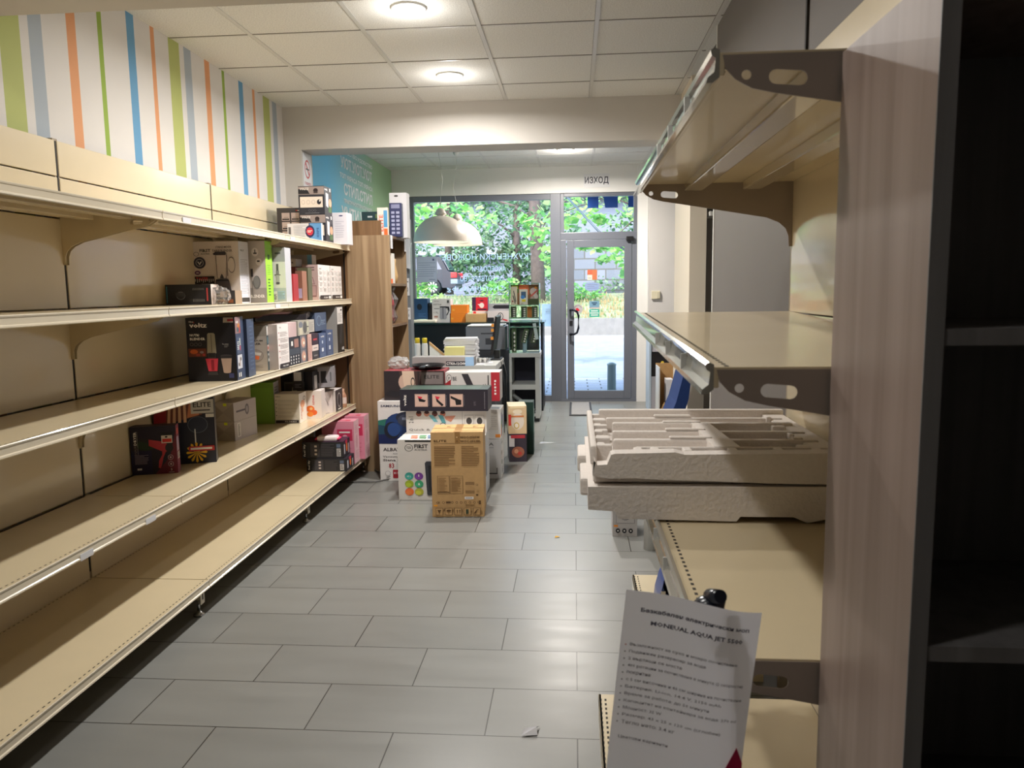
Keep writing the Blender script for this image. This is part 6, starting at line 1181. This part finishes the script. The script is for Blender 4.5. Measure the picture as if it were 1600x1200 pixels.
# vegetation
def leafmat(name, c):
    if name in MATS: return MATS[name]
    m = bpy.data.materials.new(name); m.use_nodes = True; n = m.node_tree; b = n.nodes['Principled BSDF']; b.inputs['Base Color'].default_value = col(c); b.inputs['Roughness'].default_value = .55
    tl = n.nodes.new('ShaderNodeBsdfTranslucent'); tl.inputs[0].default_value = col(tuple(min(255, int(q*1.1)) for q in c)); mx = n.nodes.new('ShaderNodeMixShader'); mx.inputs[0].default_value = .45
    n.links.new(b.outputs[0], mx.inputs[1]); n.links.new(tl.outputs[0], mx.inputs[2]); n.links.new(mx.outputs[0], n.nodes['Material Output'].inputs[0]); MATS[name] = m; return m
LIME = [leafmat('leaf_lime', (142, 192, 104)), leafmat('leaf_green', (112, 168, 98)), leafmat('leaf_yellow', (178, 204, 128))]
DEEP = [leafmat('leaf_deep', (74, 112, 76)), leafmat('leaf_blue_green', (110, 148, 112)), leafmat('leaf_grey_green', (140, 166, 130))]
def leaves(clusters, size, per, mats_, seed, lobed=False):
    rr = random.Random(seed); mb = MB()
    for (cx, cy, cz, rx, ry, rz_) in clusters:
        for i in range(per):
            while True:
                p = Vector((rr.uniform(-1, 1), rr.uniform(-1, 1), rr.uniform(-1, 1)))
                if p.length < 1: break
            c = Vector((cx+p.x*rx, cy+p.y*ry, cz+p.z*rz_)); s = size*rr.uniform(.6, 1.2)
            M = Matrix.Rotation(rr.uniform(0, 6.28), 3, 'Z') @ Matrix.Rotation(rr.uniform(-1.0, 1.0), 3, 'X') @ Matrix.Rotation(rr.uniform(-.7, .7), 3, 'Y')
            sh_ = [(0, -.5), (.3, -.15), (.42, .1), (.2, .3), (0, .55), (-.2, .3), (-.42, .1), (-.3, -.15)] if lobed else [(0, -.5), (.28, 0), (0, .5), (-.28, 0)]
            mb.poly([c+M @ Vector((a_*s, b_*s, 0)) for a_, b_ in sh_], rr.choice(mats_))
    return mb
def blob(cx, cy, cz, R_, n, seed, sub, flat=.7):
    rr = random.Random(seed); out = []
    for i in range(n):
        a_ = rr.uniform(0, 6.28); q = rr.uniform(.2, 1); out.append((cx+R_*q*math.cos(a_), cy+R_*q*math.sin(a_)*.6, cz+rr.uniform(-1, 1)*R_*flat, sub, sub, sub*.7))
    return out
def tree(label, x, y, z, trunk_h, r, crown, size, per, mats_, seed, lean=0, lobed=False, name='street_tree', grp='trees across the street'):
    root = empty(name, label, 'tree', (x, y, z), 0, grp); rr = random.Random(seed)
    t = MB(); bark = mat('tree_bark', (98, 84, 80), .9, noise=.2, nscale=9, bump=.5)
    t.tube([(0, 0, -.1), (lean*.2, 0, trunk_h*.4), (lean*.5, .0, trunk_h*.75), (lean, 0, trunk_h)], r, bark, 12, taper=r*.55)
    for k in range(6):
        a_ = rr.uniform(0, 6.28); z0 = trunk_h*rr.uniform(.5, 1); L_ = rr.uniform(1.2, 2.4)
        t.tube([(lean*.6, 0, z0), (lean*.6+L_*.5*math.cos(a_), L_*.5*math.sin(a_), z0+L_*.35), (lean*.6+L_*math.cos(a_), L_*math.sin(a_), z0+L_*.5)], r*.35, bark, 6, taper=r*.1)
    t.build('trunk', root)
    fo = leaves([(c[0]-x, c[1]-y, c[2]-z, c[3], c[4], c[5]) for c in crown], size, per, mats_, seed+1, lobed).build('foliage', root)
    return root
# main trunk behind the showcase and its dark crown
tree('tree with a thick bare trunk behind the glass showcase', -1.25, 27.5, 1.0, 5.5, .26, blob(-2.5, 27.5, 5.4, 3.2, 26, 3, .8), .22, 80, DEEP, 5, lean=-.3)
tree('dark leaved tree left of the thick trunk, above the parked car', -5.6, 34.8, 1.2, 5, .2, blob(-5.6, 34.8, 4.2, 3.4, 34, 7, .9, .8), .30, 80, DEEP, 11)
tree('dark leaved tree in the middle of the wide window', -2.6, 35.5, 1.2, 5, .2, blob(-2.6, 35.5, 4.0, 3.0, 34, 8, .9, .9), .30, 80, DEEP, 13)
tree('tall dark tree far to the left beyond the road', -10, 36, 1.2, 6, .25, blob(-10, 36, 5.0, 4.2, 36, 9, 1.1, .9), .34, 80, DEEP, 17)
tree('pale leaved tree above the stone wall to the right', 3.2, 37, 1.2, 6, .22, blob(3.6, 37, 5.6, 3.6, 26, 10, .9), .32, 70, DEEP+LIME[:1], 19)
tree('tall tree far to the right beyond the stone wall', 9, 36.5, 1.2, 6, .25, blob(9, 36.5, 5.5, 4.0, 36, 21, 1.1, .9), .34, 70, DEEP, 23)
# two bright leaved trees beside the shop: their trunks stand out of sight, their branches hang before the windows
Yb = 15.0
def near_tree(label, tx, parts, seed):
    root = empty('street_tree', label, 'tree', (0, 0, 0), 0, 'bright leaved trees near the shop'); bark = mat('tree_bark', (98, 84, 80), .9)
    MB().tube([(tx, Yb, -.1), (tx+.1, Yb, 2.0), (tx, Yb, 4.4), (tx-.1, Yb, 6.0)], .16, bark, 12, taper=.09).build('trunk', root)
    for k, (pts, cl, per) in enumerate(parts):
        t = MB().tube([(tx, Yb, pts[0][2]+.1)]+pts, .03, bark, 7, taper=.008).build('branch', root)
        leaves(cl, .17, per, LIME, seed+k, True).build('foliage', t)
    return root
near_tree('bright leaved tree whose branch hangs at the upper left of the wide window', -6.6, [([(-6.0, Yb, 3.8), (-4.4, Yb, 3.4), (-2.6, Yb, 3.05)], [(-3.1+.28*i, Yb+.2*math.sin(i*2), 3.0-.09*abs(i-2)+.12*(i % 2), .28, .4, .22) for i in range(6)]+[(-2.9, Yb, 2.75, .25, .3, .2), (-2.75, Yb, 2.45, .12, .3, .16)], 26)], 31)
near_tree('bright leaved tree whose branches hang before the door and fanlight', 3.4, [
    ([(1.5, Yb, 4.2), (.4, Yb, 3.6), (-.5, Yb, 2.8), (-.8, Yb, 2.2)], [(-.50, Yb, 3.0, .3, .4, .25), (-.62, Yb, 2.7, .34, .4, .22), (-.75, Yb, 2.45, .26, .4, .22), (-.5, Yb, 2.15, .2, .3, .2), (-.42, Yb, 1.85, .14, .3, .16), (-.9, Yb, 2.75, .16, .3, .14)], 26),
    ([(2.4, Yb, 4.0), (1.3, Yb, 2.9), (.6, Yb, 2.25)], [(.15, Yb, 2.28, .18, .3, .1), (.4, Yb, 2.25, .22, .3, .16), (.7, Yb, 2.2, .24, .3, .2), (.9, Yb, 2.0, .2, .3, .2), (.55, Yb, 1.98, .14, .3, .1), (1.0, Yb, 1.75, .14, .3, .12)], 22),
    ([(2.2, Yb, 3.9), (1.0, Yb, 3.3), (-.2, Yb, 2.9)], [(0.0, Yb, 3.1, .2, .3, .2), (.25, Yb, 2.85, .2, .3, .15), (.45, Yb, 3.1, .24, .3, .16), (.75, Yb, 3.15, .2, .3, .12), (1.1, Yb, 2.95, .24, .3, .26), (-.1, Yb, 2.75, .14, .3, .16), (.5, Yb, 2.75, .14, .3, .1)], 24),
    ([(2.9, Yb, 3.8), (2.4, Yb, 3.3), (1.9, Yb, 2.6)], [(1.9, Yb, 3.0, .3, .3, .3), (2.0, Yb, 2.6, .25, .3, .3), (2.1, Yb, 2.2, .25, .3, .25), (1.85, Yb, 2.2, .2, .3, .2)], 26)], 33)
# bushes
def bush(label, cl, size, per, mats_, seed):
    o = leaves(cl, size, per, mats_, seed, True).build('bush'); return tag(o, label, 'bush', 'bushes on the bank')
bush('bright bush in front of the parked car at the left window edge', [(-5.2+.3*i, 24.6, 1.05+.24*(i % 3), .35, .3, .35) for i in range(4)]+[(-5.0, 24.5, 1.7, .3, .3, .3), (-4.6, 24.5, 1.9, .25, .3, .2)], .2, 45, LIME, 41)
bush('yellow green bush on the bank in the middle of the wide window', [(-3.0+.3*i, 27.5, 1.4+.15*(i % 2), .35, .3, .35) for i in range(4)], .18, 50, LIME, 43)
bush('green bush on the bank right of the thick trunk', [(-.6+.35*i, 27.8, 1.35+.2*(i % 2), .4, .3, .4) for i in range(3)], .18, 50, LIME[:2]+DEEP[1:2], 45)
bush('low green bush on the bank seen left in the door glass', [(-.1+.3*i, 27.5, 1.15+.12*(i % 2), .35, .3, .25) for i in range(4)], .15, 50, LIME[:2]+DEEP[1:2], 47)
bush('dark hedge along the stone wall behind the door', [(1.2+.6*i, 33.2, 1.6, .5, .3, .4) for i in range(8)], .18, 40, DEEP, 49)
bush('tall dark hedge beyond the right side window', [(3.2+.5*i, 26, 1.2+.4*(i % 3), .6, .4, .6) for i in range(7)], .2, 60, DEEP, 51)
rr = random.Random(77); gs_ = MB(); lm = [leafmat('dry_leaf', (176, 150, 110)), leafmat('grass_blade', (120, 142, 96)), leafmat('dry_grass', (160, 156, 124))]
for i in range(3800):
    x_ = rr.uniform(-8, 5); y_ = rr.uniform(23.9, 29); z_ = .54+(y_-23.85)/5.35*.70; s = rr.uniform(.05, .16); a_ = rr.uniform(0, 3.14)
    gs_.poly([(x_-s*.3*math.cos(a_), y_-s*.3*math.sin(a_), z_), (x_+s*.3*math.cos(a_), y_+s*.3*math.sin(a_), z_), (x_+rr.uniform(-.05, .05), y_, z_+s)], lm[0] if (x_ > .2 and rr.random() < .6) else rr.choice(lm[1:]))
tag(gs_.build('bank_grass'), 'grass and dry leaves covering the roadside bank', 'grass', kind='stuff')
